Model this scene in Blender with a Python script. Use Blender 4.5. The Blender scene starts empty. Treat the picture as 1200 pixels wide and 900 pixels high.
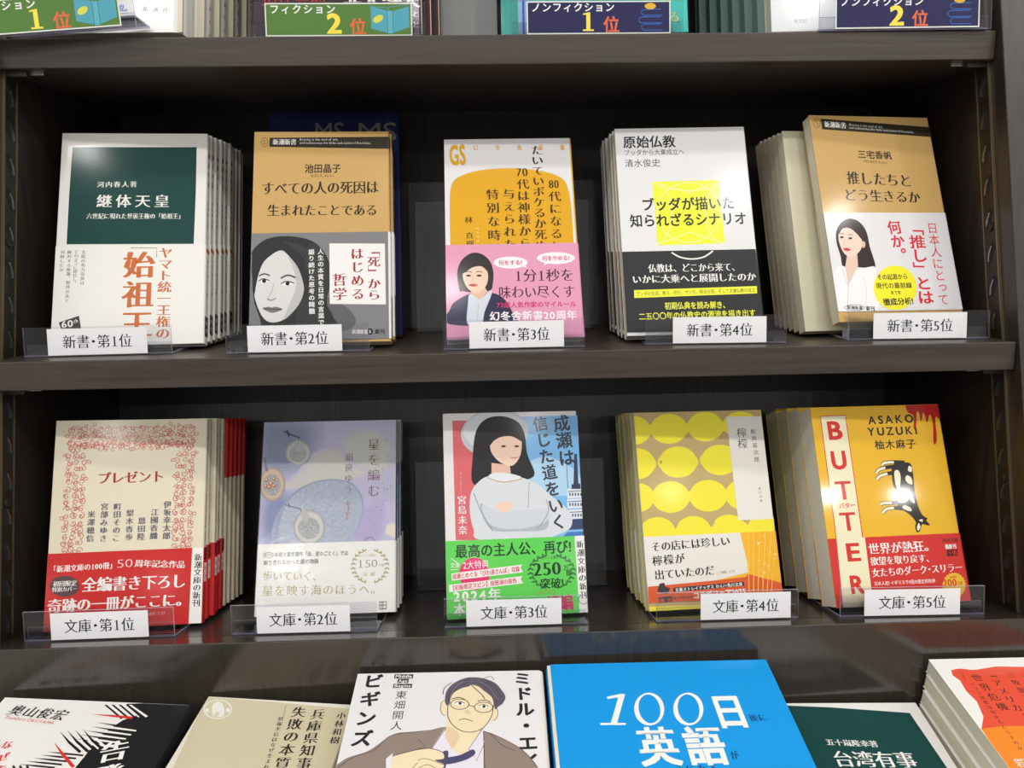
# Bookshop bestseller bookcase: ten face-out piles on two shelves, a row above and flat stacks below.
# Lengths in millimetres in the builder, written to Blender in metres.
import bpy, math, random
from mathutils import Vector, Matrix
from mathutils.geometry import tessellate_polygon

SC = bpy.context.scene
COL = SC.collection
MM = 0.001
EYE = 1250.0            # camera height above the shop floor
R = math.radians

# ------------------------------------------------------------------ camera
F_PX = 901.0
PITCH, YAW, ROLL = R(9.708), R(1.670), R(0.947)
def cam_axes():
    cp, sp = math.cos(PITCH), math.sin(PITCH)
    fw = Vector((math.sin(YAW) * cp, math.cos(YAW) * cp, -sp))
    r0 = Vector((math.cos(YAW), -math.sin(YAW), 0))
    d0 = fw.cross(r0)
    r = math.cos(ROLL) * r0 + math.sin(ROLL) * d0
    d = -math.sin(ROLL) * r0 + math.cos(ROLL) * d0
    return r, d, fw
CR, CD, CF = cam_axes()
cd = bpy.data.cameras.new('camera'); cam = bpy.data.objects.new('camera', cd); COL.objects.link(cam)
cd.sensor_fit = 'HORIZONTAL'; cd.sensor_width = 36; cd.lens = 36 * F_PX / 1200
cd.clip_start = 0.02; cd.clip_end = 50
m = Matrix.Identity(4)
for i in range(3):
    m[i][0], m[i][1], m[i][2] = CR[i], -CD[i], -CF[i]
m[2][3] = EYE * MM
cam.matrix_world = m
SC.camera = cam

# ------------------------------------------------------------------ light and exposure
w = bpy.data.worlds.new('world'); SC.world = w; w.use_nodes = True
w.node_tree.nodes['Background'].inputs[0].default_value = (1.0, 0.98, 0.95, 1)
w.node_tree.nodes['Background'].inputs[1].default_value = 0.40
LAMP_COL = (1.0, 0.975, 0.935)
def tube_row(y, z, power, length, width=0.10):
    l = bpy.data.lights.new('ceiling_tube_row', 'AREA'); l.shape = 'RECTANGLE'; l.size = length; l.size_y = width
    l.energy = power; l.color = LAMP_COL
    o = bpy.data.objects.new('ceiling_tube_row', l); COL.objects.link(o); o.location = (0.0, y, z)
def disc_lamp(x, y, z, power, size=0.08):
    l = bpy.data.lights.new('downlight_and_fill', 'AREA'); l.shape = 'DISK'; l.size = size; l.energy = power; l.color = LAMP_COL
    o = bpy.data.objects.new('downlight_and_fill', l); COL.objects.link(o); o.location = (x, y, z)
tube_row(-0.13, 2.66, 26, 9.0)
for x in (-6.2, -4.6, 4.6, 6.2): disc_lamp(x, -0.9, 2.65, 16.0)  # side fill lamps added to brighten the spines and page edges
for x in (-3.4, -2.6, -1.75, -0.9, -0.08, 0.75, 1.65, 2.5, 3.3): disc_lamp(x, -0.62, 2.65, 3.6 if x < 0.5 else 7.0)
for x in (-3.4, -2.6, -1.7, -0.83, 0.0, 0.85, 1.6, 2.35, 2.82): disc_lamp(x, -2.6, 2.65, 7.5)
for x in (-3.4, -2.6, -1.7, -0.83, 0.0, 0.87, 1.74, 2.6, 3.4): disc_lamp(x, -5.25, 2.65, 9.0)
vs = SC.view_settings
SC.display_settings.display_device = 'sRGB'
vs.view_transform = 'Standard'; vs.look = 'None'; vs.gamma = 1.0; vs.use_curve_mapping = False
vs.exposure = 0.12

# ------------------------------------------------------------------ materials
def lin(c):
    c /= 255.0
    return c / 12.92 if c <= 0.04045 else ((c + 0.055) / 1.055) ** 2.4
WREF = lin(236)
def alb(rgb):
    return tuple(min(0.9, lin(c) / WREF * 0.80) for c in rgb) + (1,)
MATS = {}
def pm(name, base, rough=0.5, metal=0.0, spec=0.5, coat=0.0, coat_rough=0.1):
    if name in MATS: return MATS[name]
    mt = bpy.data.materials.new(name); mt.use_nodes = True
    b = mt.node_tree.nodes['Principled BSDF']
    b.inputs['Base Color'].default_value = tuple(base[:3]) + (1,)
    b.inputs['Roughness'].default_value = rough
    b.inputs['Metallic'].default_value = metal
    b.inputs['Specular IOR Level'].default_value = spec
    b.inputs['Coat Weight'].default_value = coat
    b.inputs['Coat Roughness'].default_value = coat_rough
    MATS[name] = mt
    return mt
def ink(rgb, gloss=0.11):
    rgb = tuple(int(c) for c in rgb)
    # coated paper: a matt print under a thin varnish, stronger on the glossy jackets
    return pm('print_%02x%02x%02x_%d' % (rgb + (int(gloss * 100),)), alb(rgb), 0.5, spec=0.18, coat=0.5 if gloss < 0.1 else (0.12 if gloss < 0.4 else 0.0), coat_rough=0.07 if gloss < 0.1 else 0.11)
def node(nt, kind, **kw):
    n = nt.nodes.new(kind)
    for k, v in kw.items(): setattr(n, k, v)
    return n
def wood(name, c1, c2, scale, rough, bump=0.08, spec=0.5):
    mt = pm(name, c1, rough, spec=spec); nt = mt.node_tree; b = nt.nodes['Principled BSDF']
    tc = node(nt, 'ShaderNodeTexCoord'); mp = node(nt, 'ShaderNodeMapping'); mp.inputs['Scale'].default_value = scale
    nz = node(nt, 'ShaderNodeTexNoise'); nz.inputs['Scale'].default_value = 1.0; nz.inputs['Detail'].default_value = 7; nz.inputs['Roughness'].default_value = 0.65
    cr = node(nt, 'ShaderNodeValToRGB')
    cr.color_ramp.elements[0].position = 0.32; cr.color_ramp.elements[0].color = c1 + (1,)
    cr.color_ramp.elements[1].position = 0.72; cr.color_ramp.elements[1].color = c2 + (1,)
    bp = node(nt, 'ShaderNodeBump'); bp.inputs['Strength'].default_value = bump; bp.inputs['Distance'].default_value = 0.002
    L = nt.links.new
    L(tc.outputs['Object'], mp.inputs['Vector']); L(mp.outputs['Vector'], nz.inputs['Vector'])
    L(nz.outputs['Fac'], cr.inputs['Fac']); L(cr.outputs['Color'], b.inputs['Base Color'])
    L(nz.outputs['Fac'], bp.inputs['Height']); L(bp.outputs['Normal'], b.inputs['Normal'])
    return mt
WOOD_H = wood('dark_wood_horizontal_grain', (0.034, 0.025, 0.019), (0.064, 0.047, 0.037), (9, 260, 260), 0.36)
WOOD_V = wood('dark_wood_vertical_grain', (0.030, 0.027, 0.025), (0.058, 0.053, 0.050), (420, 60, 7), 0.34)
WOOD_SIDE = wood('dark_wood_side', (0.016, 0.011, 0.009), (0.034, 0.024, 0.018), (300, 160, 8), 0.36)
WOOD_GLOSS = wood('dark_wood_polished', (0.028, 0.022, 0.018), (0.040, 0.032, 0.027), (330, 80, 6), 0.16, bump=0.006, spec=0.8)
PEG = pm('brown_steel_strip', (0.032, 0.024, 0.016), 0.4, metal=0.5)
STRIP_EDGE = pm('brassy_strip_edge', (0.26, 0.20, 0.13), 0.35, metal=0.8)  # thin strip edges in a lighter, brassy tone
HOLE = pm('dark_slot', (0.004, 0.004, 0.004), 0.8)
STEEL = pm('bare_steel', (0.35, 0.33, 0.31), 0.35, metal=1.0)
WOOD_TOP = wood('dark_wood_shelf_top', (0.026, 0.021, 0.017), (0.042, 0.033, 0.028), (9, 260, 260), 0.26, bump=0.01, spec=0.5)
def pages_mat(name, rgb, axis_scale):
    mt = pm(name, alb(rgb), 0.85, spec=0.1); nt = mt.node_tree; b = nt.nodes['Principled BSDF']
    tc = node(nt, 'ShaderNodeTexCoord'); mp = node(nt, 'ShaderNodeMapping'); mp.inputs['Scale'].default_value = axis_scale
    nz = node(nt, 'ShaderNodeTexNoise'); nz.inputs['Scale'].default_value = 1.0; nz.inputs['Detail'].default_value = 3
    cr = node(nt, 'ShaderNodeValToRGB')
    a = alb(rgb)[:3]
    cr.color_ramp.elements[0].position = 0.35; cr.color_ramp.elements[0].color = tuple(c * 0.82 for c in a) + (1,)
    cr.color_ramp.elements[1].position = 0.62; cr.color_ramp.elements[1].color = a + (1,)
    L = nt.links.new
    L(tc.outputs['Object'], mp.inputs['Vector']); L(mp.outputs['Vector'], nz.inputs['Vector'])
    L(nz.outputs['Fac'], cr.inputs['Fac']); L(cr.outputs['Color'], b.inputs['Base Color'])
    return mt
PAGES = pages_mat('page_edges_cream', (224, 217, 196), (3, 2600, 3))
PAGES_GREY = pages_mat('page_edges_grey', (216, 210, 196), (3, 2600, 3))
def acrylic():
    mt = bpy.data.materials.new('clear_acrylic'); mt.use_nodes = True; nt = mt.node_tree; nt.nodes.clear()
    out = node(nt, 'ShaderNodeOutputMaterial'); mx = node(nt, 'ShaderNodeMixShader')
    fr = node(nt, 'ShaderNodeFresnel'); fr.inputs['IOR'].default_value = 1.49
    tr = node(nt, 'ShaderNodeBsdfTransparent'); tr.inputs[0].default_value = (0.93, 0.93, 0.95, 1)
    gl = node(nt, 'ShaderNodeBsdfGlossy'); gl.inputs['Roughness'].default_value = 0.04
    L = nt.links.new
    L(fr.outputs[0], mx.inputs[0]); L(tr.outputs[0], mx.inputs[1]); L(gl.outputs[0], mx.inputs[2]); L(mx.outputs[0], out.inputs[0])
    return mt
ACRYLIC = acrylic()
def film_mat():
    mt = bpy.data.materials.new('shrink_film'); mt.use_nodes = True; nt = mt.node_tree; nt.nodes.clear()
    out = node(nt, 'ShaderNodeOutputMaterial'); mx = node(nt, 'ShaderNodeMixShader')
    fr = node(nt, 'ShaderNodeFresnel'); fr.inputs['IOR'].default_value = 1.5
    tr = node(nt, 'ShaderNodeBsdfTransparent'); tr.inputs[0].default_value = (1, 1, 1, 1)
    gl = node(nt, 'ShaderNodeBsdfGlossy'); gl.inputs['Roughness'].default_value = 0.14
    tc = node(nt, 'ShaderNodeTexCoord'); nz = node(nt, 'ShaderNodeTexNoise'); nz.inputs['Scale'].default_value = 75; nz.inputs['Detail'].default_value = 3
    bp = node(nt, 'ShaderNodeBump'); bp.inputs['Strength'].default_value = 0.28; bp.inputs['Distance'].default_value = 0.0012
    L = nt.links.new
    L(tc.outputs['Object'], nz.inputs['Vector']); L(nz.outputs['Fac'], bp.inputs['Height'])
    L(bp.outputs['Normal'], gl.inputs['Normal']); L(bp.outputs['Normal'], fr.inputs['Normal'])
    mu = node(nt, 'ShaderNodeMath', operation='MULTIPLY'); mu.inputs[1].default_value = 0.32
    L(fr.outputs[0], mu.inputs[0]); L(mu.outputs[0], mx.inputs[0]); L(tr.outputs[0], mx.inputs[1]); L(gl.outputs[0], mx.inputs[2]); L(mx.outputs[0], out.inputs[0])
    return mt
FILM = film_mat()
def acrylic_edge():
    mt = bpy.data.materials.new('acrylic_edge'); mt.use_nodes = True; nt = mt.node_tree; nt.nodes.clear()
    out = node(nt, 'ShaderNodeOutputMaterial'); mx = node(nt, 'ShaderNodeMixShader'); mx.inputs[0].default_value = 0.5
    tr = node(nt, 'ShaderNodeBsdfTransparent'); tr.inputs[0].default_value = (0.85, 0.85, 0.95, 1)
    pb = node(nt, 'ShaderNodeBsdfPrincipled'); pb.inputs['Base Color'].default_value = (0.62, 0.62, 0.76, 1); pb.inputs['Roughness'].default_value = 0.15
    L = nt.links.new
    L(tr.outputs[0], mx.inputs[1]); L(pb.outputs[0], mx.inputs[2]); L(mx.outputs[0], out.inputs[0])
    return mt
ACRYLIC_EDGE = acrylic_edge()

# ------------------------------------------------------------------ mesh helpers
class MB:
    """Collects faces with per-face materials; one Blender mesh object per build()."""
    def __init__(self): self.v = []; self.f = []; self.m = []; self.mats = []
    def mi(self, mat):
        if mat not in self.mats: self.mats.append(mat)
        return self.mats.index(mat)
    def add(self, verts, faces, mat):
        b = len(self.v); self.v += [tuple(q) for q in verts]; i = self.mi(mat)
        self.f += [tuple(b + k for k in q) for q in faces]; self.m += [i] * len(faces)
    def box(self, x0, x1, y0, y1, z0, z1, mat, side=None):
        v = [(x, y, z) for z in (z0, z1) for y in (y0, y1) for x in (x0, x1)]
        self.add(v, [(0, 2, 3, 1), (4, 5, 7, 6)], mat)
        self.add(v, [(0, 1, 5, 4), (2, 6, 7, 3), (0, 4, 6, 2), (1, 3, 7, 5)], side or mat)
    def prism(self, poly, x0, x1, mat):
        """poly of (y, z) extruded along x."""
        n = len(poly)
        v = [(x0, p[0], p[1]) for p in poly] + [(x1, p[0], p[1]) for p in poly]
        f = [tuple(range(n)), tuple(range(2 * n - 1, n - 1, -1))] + [(i, i + n, (i + 1) % n + n, (i + 1) % n) for i in range(n)]
        self.add(v, f, mat)
    def build(self, name, parent=None, smooth=False):
        me = bpy.data.meshes.new(name)
        me.from_pydata([(a * MM, b * MM, c * MM) for a, b, c in self.v], [], self.f)
        for mt in self.mats: me.materials.append(mt)
        me.polygons.foreach_set('material_index', self.m)
        if smooth: me.polygons.foreach_set('use_smooth', [True] * len(self.f))
        me.update()
        o = bpy.data.objects.new(name, me); COL.objects.link(o)
        if parent: o.parent = parent
        return o
def bevel(o, width, seg=2):
    md = o.modifiers.new('edge', 'BEVEL'); md.width = width * MM; md.segments = seg; md.limit_method = 'ANGLE'
    return o
def tag(o, label=None, cat=None, group=None, kind=None):
    if label: o['label'] = label
    if cat: o['category'] = cat
    if group: o['group'] = group
    if kind: o['kind'] = kind
    return o
def pose(x, y, z, yaw=0, lean=0, roll=0):
    """Local x = width, z = up the cover, y = into the thickness; leaning sends the top backwards."""
    return (Matrix.Translation((x, y, z)) @ Matrix.Rotation(R(yaw), 4, 'Z') @ Matrix.Rotation(-R(lean), 4, 'X') @ Matrix.Rotation(R(roll), 4, 'Y'))
def to_scene(M):
    M = M.copy(); t = M.translation
    M.translation = Vector((t.x * MM, t.y * MM, (t.z + EYE) * MM))
    return M
def empty(name, M):
    o = bpy.data.objects.new(name, None); COL.objects.link(o); o.empty_display_size = 0.02
    o.matrix_world = to_scene(M)
    return o
def copy_tree(o, M):
    c = o.copy(); COL.objects.link(c); c.matrix_world = to_scene(M)
    for ch in o.children:
        d = ch.copy(); COL.objects.link(d); d.parent = c; d.matrix_parent_inverse.identity()
        for g in ch.children:
            e = g.copy(); COL.objects.link(e); e.parent = d; e.matrix_parent_inverse.identity()
    return c

# ------------------------------------------------------------------ lettering
GLYPHS = {}
STYLES = {         # curve offset (weight), vertical thinning (serif-like contrast)
    'g': (0.0, 0.0), 'gb': (0.026, 0.003), 'gx': (0.042, 0.008), 'gl': (-0.012, 0.0),
    'm': (0.011, 0.026), 'mb': (0.031, 0.045), 'mx': (0.046, 0.057), 'ml': (-0.010, 0.014)}
def make_glyphs(pairs):
    obs = []
    for st, ch in dict.fromkeys(pairs):
        if (st, ch) in GLYPHS or ch in ' \u3000': continue
        c = bpy.data.curves.new('glyph', 'FONT'); c.body = ch; c.resolution_u = 3
        o = bpy.data.objects.new('glyph', c); COL.objects.link(o); obs.append((st, ch, o))
    if not obs: return
    bpy.context.view_layer.update()
    dg = bpy.context.evaluated_depsgraph_get()
    for st, ch, o in obs:
        try: me = o.evaluated_get(dg).to_mesh()
        except RuntimeError: me = None
        if me is None or not me.polygons: continue
        vs_ = [[v.co.x, v.co.y] for v in me.vertices]; fs = [tuple(p.vertices) for p in me.polygons]
        fs2 = []
        for q in fs:       # wind every face the same way
            ar = sum(vs_[q[i]][0] * vs_[q[(i + 1) % len(q)]][1] - vs_[q[(i + 1) % len(q)]][0] * vs_[q[i]][1] for i in range(len(q)))
            fs2.append(q if ar > 0 else tuple(reversed(q)))
        o_, t = STYLES[st]
        if t or o_:        # weight and contrast: move the outline along its normal, less so vertically
            cnt = {}
            for q in fs2:
                for i in range(len(q)):
                    e = (q[i], q[(i + 1) % len(q)]); cnt[e] = cnt.get(e, 0) + 1
            nrm = [[0.0, 0.0] for _ in vs_]
            for (a, b) in cnt:
                if (b, a) in cnt: continue
                dx, dy = vs_[b][0] - vs_[a][0], vs_[b][1] - vs_[a][1]; l = math.hypot(dx, dy) or 1
                for k in (a, b): nrm[k][0] += dy / l; nrm[k][1] -= dx / l
            for k, n in enumerate(nrm):
                l = math.hypot(*n)
                if l > 1e-6: vs_[k][1] += (o_ - t) * n[1] / l; vs_[k][0] += (o_ + 0.15 * t) * n[0] / l
        GLYPHS[(st, ch)] = (vs_, fs2)
        o.evaluated_get(dg).to_mesh_clear()
    for st, ch, o in obs:
        c = o.data; bpy.data.objects.remove(o); bpy.data.curves.remove(c)
def serif_one(w):      # a roman numeral one with foot and flag for the serif lettering
    h = 0.70; s_ = 0.045 + w
    def quad(*p): return list(p)
    v = [[0.30 - s_, 0.02], [0.30 + s_, 0.02], [0.30 + s_, h], [0.30 - s_, h - 0.03], [0.12, 0], [0.48, 0], [0.48, 0.035], [0.12, 0.035], [0.14, h - 0.10], [0.30 + s_, h], [0.30 - s_, h - 0.06], [0.15, h - 0.13]]
    return v, [(0, 1, 2, 3), (4, 5, 6, 7), (11, 10, 9, 8)]
for st_ in STYLES:
    if st_[0] == 'm': GLYPHS[(st_, '1')] = serif_one(max(0, STYLES[st_][0]))
def is_cjk(ch): return ord(ch) > 0x2000
def advance(st, ch):
    if ch == '・': return 0.5
    if ch == '1' and st[0] == 'm': return 0.6
    if is_cjk(ch): return 1.0
    if ch == ' ': return 0.28
    g = GLYPHS.get((st, ch))
    return (max(v[0] for v in g[0]) + 0.06) if g else 0.5
ROT_V = set('「」『』ー()（）【】')
SHIFT_V = set('、。')
SMALL_V = set('ゃゅょっャュョッィァェォ')

def smooth(pts, closed=True, k=5):
    out = []; n = len(pts)
    rng = range(n) if closed else range(n - 1)
    for i in rng:
        if closed: p0, p1, p2, p3 = pts[i - 1], pts[i], pts[(i + 1) % n], pts[(i + 2) % n]
        else: p0, p1, p2, p3 = pts[max(i - 1, 0)], pts[i], pts[i + 1], pts[min(i + 2, n - 1)]
        for j in range(k):
            t = j / k
            out.append(tuple(0.5 * (2 * b + (c - a) * t + (2 * a - 5 * b + 4 * c - d) * t * t + (3 * b - a - 3 * c + d) * t ** 3)
                             for a, b, c, d in zip(p0, p1, p2, p3)))
    if not closed: out.append(pts[-1])
    return out
def clip_rect(poly, x0, x1, y0, y1):
    for ax, val, keep in ((0, x0, 1), (0, x1, -1), (1, y0, 1), (1, y1, -1)):
        out = []
        for i in range(len(poly)):
            a, b = poly[i - 1], poly[i]
            ia, ib = (a[ax] - val) * keep >= 0, (b[ax] - val) * keep >= 0
            if ia != ib:
                t = (val - a[ax]) / (b[ax] - a[ax]); out.append((a[0] + t * (b[0] - a[0]), a[1] + t * (b[1] - a[1])))
            if ib: out.append(b)
        poly = out
        if not poly: return []
    return poly

class Sheet:
    """A printed face: artwork measured off the photograph and carried onto the face of a real book or card."""
    STEP = 0.004
    def __init__(self, M, rect, mb, off, gloss=0.11, face='front'):
        self.Mi = M.inverted(); self.rect = rect; self.mb = mb; self.off = off; self.lay = 0; self.T = (0, 0, 1); self.gloss = gloss
        self.C = self.Mi @ Vector((0, 0, 0)); self.face = face
    def at(self, ox, oy, s): self.T = (ox, oy, s); return self
    def mm(self, p):
        """point of the current crop -> millimetres on this face"""
        ox, oy, s = self.T
        px, py = ox + p[0] / s, oy + p[1] / s
        d = CR * ((px - 600) / F_PX) + CD * ((py - 450) / F_PX) + CF
        d = self.Mi.to_3x3() @ d
        t = (-self.off - self.C.y) / d.y
        q = self.C + d * t
        return (q.x, q.z)
    def put(self, pts, faces, rgb, up=0, flip=False):
        y = -(self.off + self.STEP * (self.lay + up))
        v = [(p[0], y, p[1]) for p in pts]
        self.mb.add(v, faces, rgb if not isinstance(rgb, tuple) else ink(rgb, self.gloss))
    def poly_mm(self, pts, rgb, up=None):
        if up is None: self.lay += 1; up = 0
        pts = clip_rect(pts, *self.rect)
        if len(pts) < 3: return
        ar = sum(pts[i - 1][0] * pts[i][1] - pts[i][0] * pts[i - 1][1] for i in range(len(pts)))
        if abs(ar) < 1e-4: return
        tris = tessellate_polygon([[Vector((p[0], p[1], 0)) for p in pts]])
        fs = []
        for t in tris:
            a, b, c = (pts[k] for k in t)
            cr = (b[0] - a[0]) * (c[1] - a[1]) - (b[1] - a[1]) * (c[0] - a[0])
            fs.append(tuple(t) if cr > 0 else tuple(reversed(t)))
        self.put(pts, fs, rgb, up)
    def poly(self, pts, rgb, up=None): self.poly_mm([self.mm(p) for p in pts], rgb, up)
    def blob(self, pts, rgb, up=None): self.poly(smooth(pts), rgb, up)
    def ell(self, cx, cy, rx, ry, rgb, rot=0, n=36, up=None, sup=1.0):
        ca, sa = math.cos(R(rot)), math.sin(R(rot)); pts = []
        for i in range(n):
            a = 2 * math.pi * i / n; x, y = rx * math.cos(a), ry * math.sin(a)
            pts.append((cx + x * ca - y * sa, cy + x * sa + y * ca))
        self.poly(pts, rgb, up)
    def line_mm(self, pts, w, rgb, up=None):
        if up is None: self.lay += 1; up = 0
        L, Rr = [], []
        n = len(pts)
        for i, p in enumerate(pts):
            a, b = pts[max(i - 1, 0)], pts[min(i + 1, n - 1)]
            dx, dy = b[0] - a[0], b[1] - a[1]; l = math.hypot(dx, dy) or 1
            nx, ny = -dy / l * w / 2, dx / l * w / 2
            x0, x1, y0, y1 = self.rect
            cl = lambda q: (min(max(q[0], x0), x1), min(max(q[1], y0), y1))
            L.append(cl((p[0] + nx, p[1] + ny))); Rr.append(cl((p[0] - nx, p[1] - ny)))
        v = L + Rr
        self.put(v, [(i, i + n, i + n + 1, i + 1) for i in range(n - 1)], rgb, up)
    def line(self, pts, w, rgb, curve=False, up=None):
        if curve: pts = smooth(pts, False, 5)
        q = [self.mm(p) for p in pts]
        s = math.dist(self.mm(pts[0]), self.mm((pts[0][0] + 1, pts[0][1])))
        self.line_mm(q, w * s, rgb, up)
    def ring(self, cx, cy, rx, ry, w, rgb, a0=0, a1=360):
        n = 40
        self.line([(cx + rx * math.cos(R(a0 + (a1 - a0) * i / n)), cy + ry * math.sin(R(a0 + (a1 - a0) * i / n))) for i in range(n + 1)], w, rgb)
    def glyph(self, st, ch, o, ex, ey, rgb, up, sx=1.0, rot=False, dx=0, dy=0, shear=0, vert=False):
        g = GLYPHS.get((st, ch))
        if g is None: return
        pts = []
        x0, x1, y0, y1 = self.rect
        for x, y in g[0]:
            if rot: x, y = 0.5 + (y - 0.38), 0.38 - (x - 0.5)
            if ch == '・' and not vert: x -= 0.25
            x = (x + dx + shear * y) * sx; y = y + dy
            q = (o[0] + ex[0] * x + ey[0] * y, o[1] + ex[1] * x + ey[1] * y)
            pts.append((min(max(q[0], x0), x1), min(max(q[1], y0), y1)))
        self.put(pts, g[1], rgb, up)
    def text(self, s, p0, p1, size, rgb, st='g', fit=False, shear=0, up=1):
        """horizontal line centred on p0..p1 (crop pixels); size = em in crop pixels"""
        a, b = self.mm(p0), self.mm(p1)
        c = self.mm((p0[0], p0[1] - size)); em = abs(c[1] - a[1]) or 1
        L = math.dist(a, b); u = ((b[0] - a[0]) / L, (b[1] - a[1]) / L); n = (-u[1], u[0])
        self.text_mm(s, a, u, n, L, em, rgb, st, fit, shear, up)
    def text_mm(self, s, a, u, n, L, em, rgb, st='g', fit=False, shear=0, up=1):
        make_glyphs([(st, ch) for ch in s])
        adv = [advance(st, ch) * em for ch in s]; tot = sum(adv)
        gap, k = 0.0, 1.0
        if tot > L or fit: k = L / tot
        elif len(s) > 1: gap = (L - tot) / (len(s) - 1)
        x = 0
        cjk = any(is_cjk(ch) for ch in s)
        mid = 0.38 if cjk else 0.345
        for ch, ad in zip(s, adv):
            o = (a[0] + u[0] * x - n[0] * mid * em, a[1] + u[1] * x - n[1] * mid * em)
            self.glyph(st, ch, o, (u[0] * em, u[1] * em), (n[0] * em, n[1] * em), rgb, up, k, shear=shear)
            x += ad * k + gap
    def vtext(self, s, p0, p1, size, rgb, st='m', up=1):
        """vertical column from the top p0 to the bottom p1 (crop pixels)"""
        a, b = self.mm(p0), self.mm(p1)
        c = self.mm((p0[0] + size, p0[1])); em = math.dist(a, c)
        L = math.dist(a, b); d = ((b[0] - a[0]) / L, (b[1] - a[1]) / L)
        self.vtext_mm(s, a, d, L, em, rgb, st, up)
    def vtext_mm(self, s, a, d, L, em, rgb, st='m', up=1):
        make_glyphs([(st, ch) for ch in s])
        n = len(s); pitch = L / n; hx = (-d[1], d[0]); k = min(1.0, pitch / em * 1.04)
        for i, ch in enumerate(s):
            cx, cy = a[0] + d[0] * pitch * (i + 0.5), a[1] + d[1] * pitch * (i + 0.5)
            ex = (hx[0] * em, hx[1] * em); ey = (-d[0] * em * k, -d[1] * em * k)
            o = (cx - ex[0] * 0.5 - ey[0] * 0.38, cy - ex[1] * 0.5 - ey[1] * 0.38)
            dx = dy = 0
            if ch in SHIFT_V: dx, dy = 0.55, 0.55
            elif ch in SMALL_V: dx, dy = 0.1, 0.1
            self.glyph(st, ch, o, ex, ey, rgb, up, rot=ch in ROT_V, dx=dx, dy=dy, vert=True)

# ------------------------------------------------------------------ the bookcase
def yf(z): return 542 + 0.222 * (z + 70.1)        # the case leans back: front plane
def yb(z): return 741 + 0.222 * (z + 70.1)        # back plane
XL, XR = -351.0, 384.0
SHELF = {1: (157.5, 597.9), 2: (-70.0, 544.4), 3: (-263.4, 501.07)}   # top height, front edge
TH = 20.6
TILT = R(12.4)                                    # the lower shelf is set square to the leaning case: it falls towards the back
def shelf3(y): return SHELF[3][0] - math.tan(TILT) * (y - SHELF[3][1])
LEDGE_TAN = math.tan(R(12))
def ledge_z(y): return -336 + LEDGE_TAN * (y - 500)

M0 = pose(0, 450, -EYE)
case = empty('bookcase', M0)
tag(case, 'dark brown wooden bookcase with leaning frame, two full shelves and a sloping front ledge', 'bookcase')
def case_part(name, mb, bev=0):
    mb.v = [(x, y - 450, z + EYE) for x, y, z in mb.v]
    o = mb.build(name, case)
    if bev: bevel(o, bev)
    return o
for sx0, sx1 in ((XL - 36, XL), (XR, XR + 36)):
    b = MB(); b.prism([(yf(-264), -264), (yb(-310), -310), (yb(430), 430), (yf(430), 430)], sx0, sx1, WOOD_SIDE); case_part('side_panel', b, 0.8)
b = MB(); b.prism([(yb(-330), -330), (yb(-330) + 12, -330), (yb(430) + 12, 430), (yb(430), 430)], XL - 36, XR + 36, WOOD_V); case_part('back_panel', b)
b = MB(); b.prism([(yf(430), 430), (yb(430) + 12, 430), (yb(448) + 12, 448), (yf(448), 448)], XL - 36, XR + 36, WOOD_H); case_part('top_board', b, 0.8)
for k in (1, 2):
    z, e = SHELF[k]; b = MB()
    b.prism([(e, z), (e, z - TH), (yb(z - TH), z - TH), (yb(z), z)], XL + 0.4, XR - 0.4, WOOD_H); case_part('shelf', b, 0.7)
z, e = SHELF[3]
zb_ = shelf3(690); b = MB(); b.prism([(e + 18, shelf3(e + 18)), (e + 18, shelf3(e + 18) - TH), (yb(zb_ - TH), shelf3(yb(zb_ - TH)) - TH), (yb(zb_), shelf3(yb(zb_)))], XL - 80, XR + 80, WOOD_TOP); case_part('shelf', b)
b = MB(); b.prism([(e, z), (e, -345), (e + 18, -345), (e + 18, shelf3(e + 18) + 0.0)], XL - 80, XR + 80, WOOD_GLOSS); case_part('kick_panel', b, 0.8)
b = MB(); b.prism([(522, ledge_z(522)), (215, ledge_z(215)), (215, ledge_z(215) - 30), (245, ledge_z(215) - 30), (245, -EYE), (700, -EYE), (700, -300), (522, -300)], XL - 80, XR + 80, WOOD_H); case_part('display_ledge', b)
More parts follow.
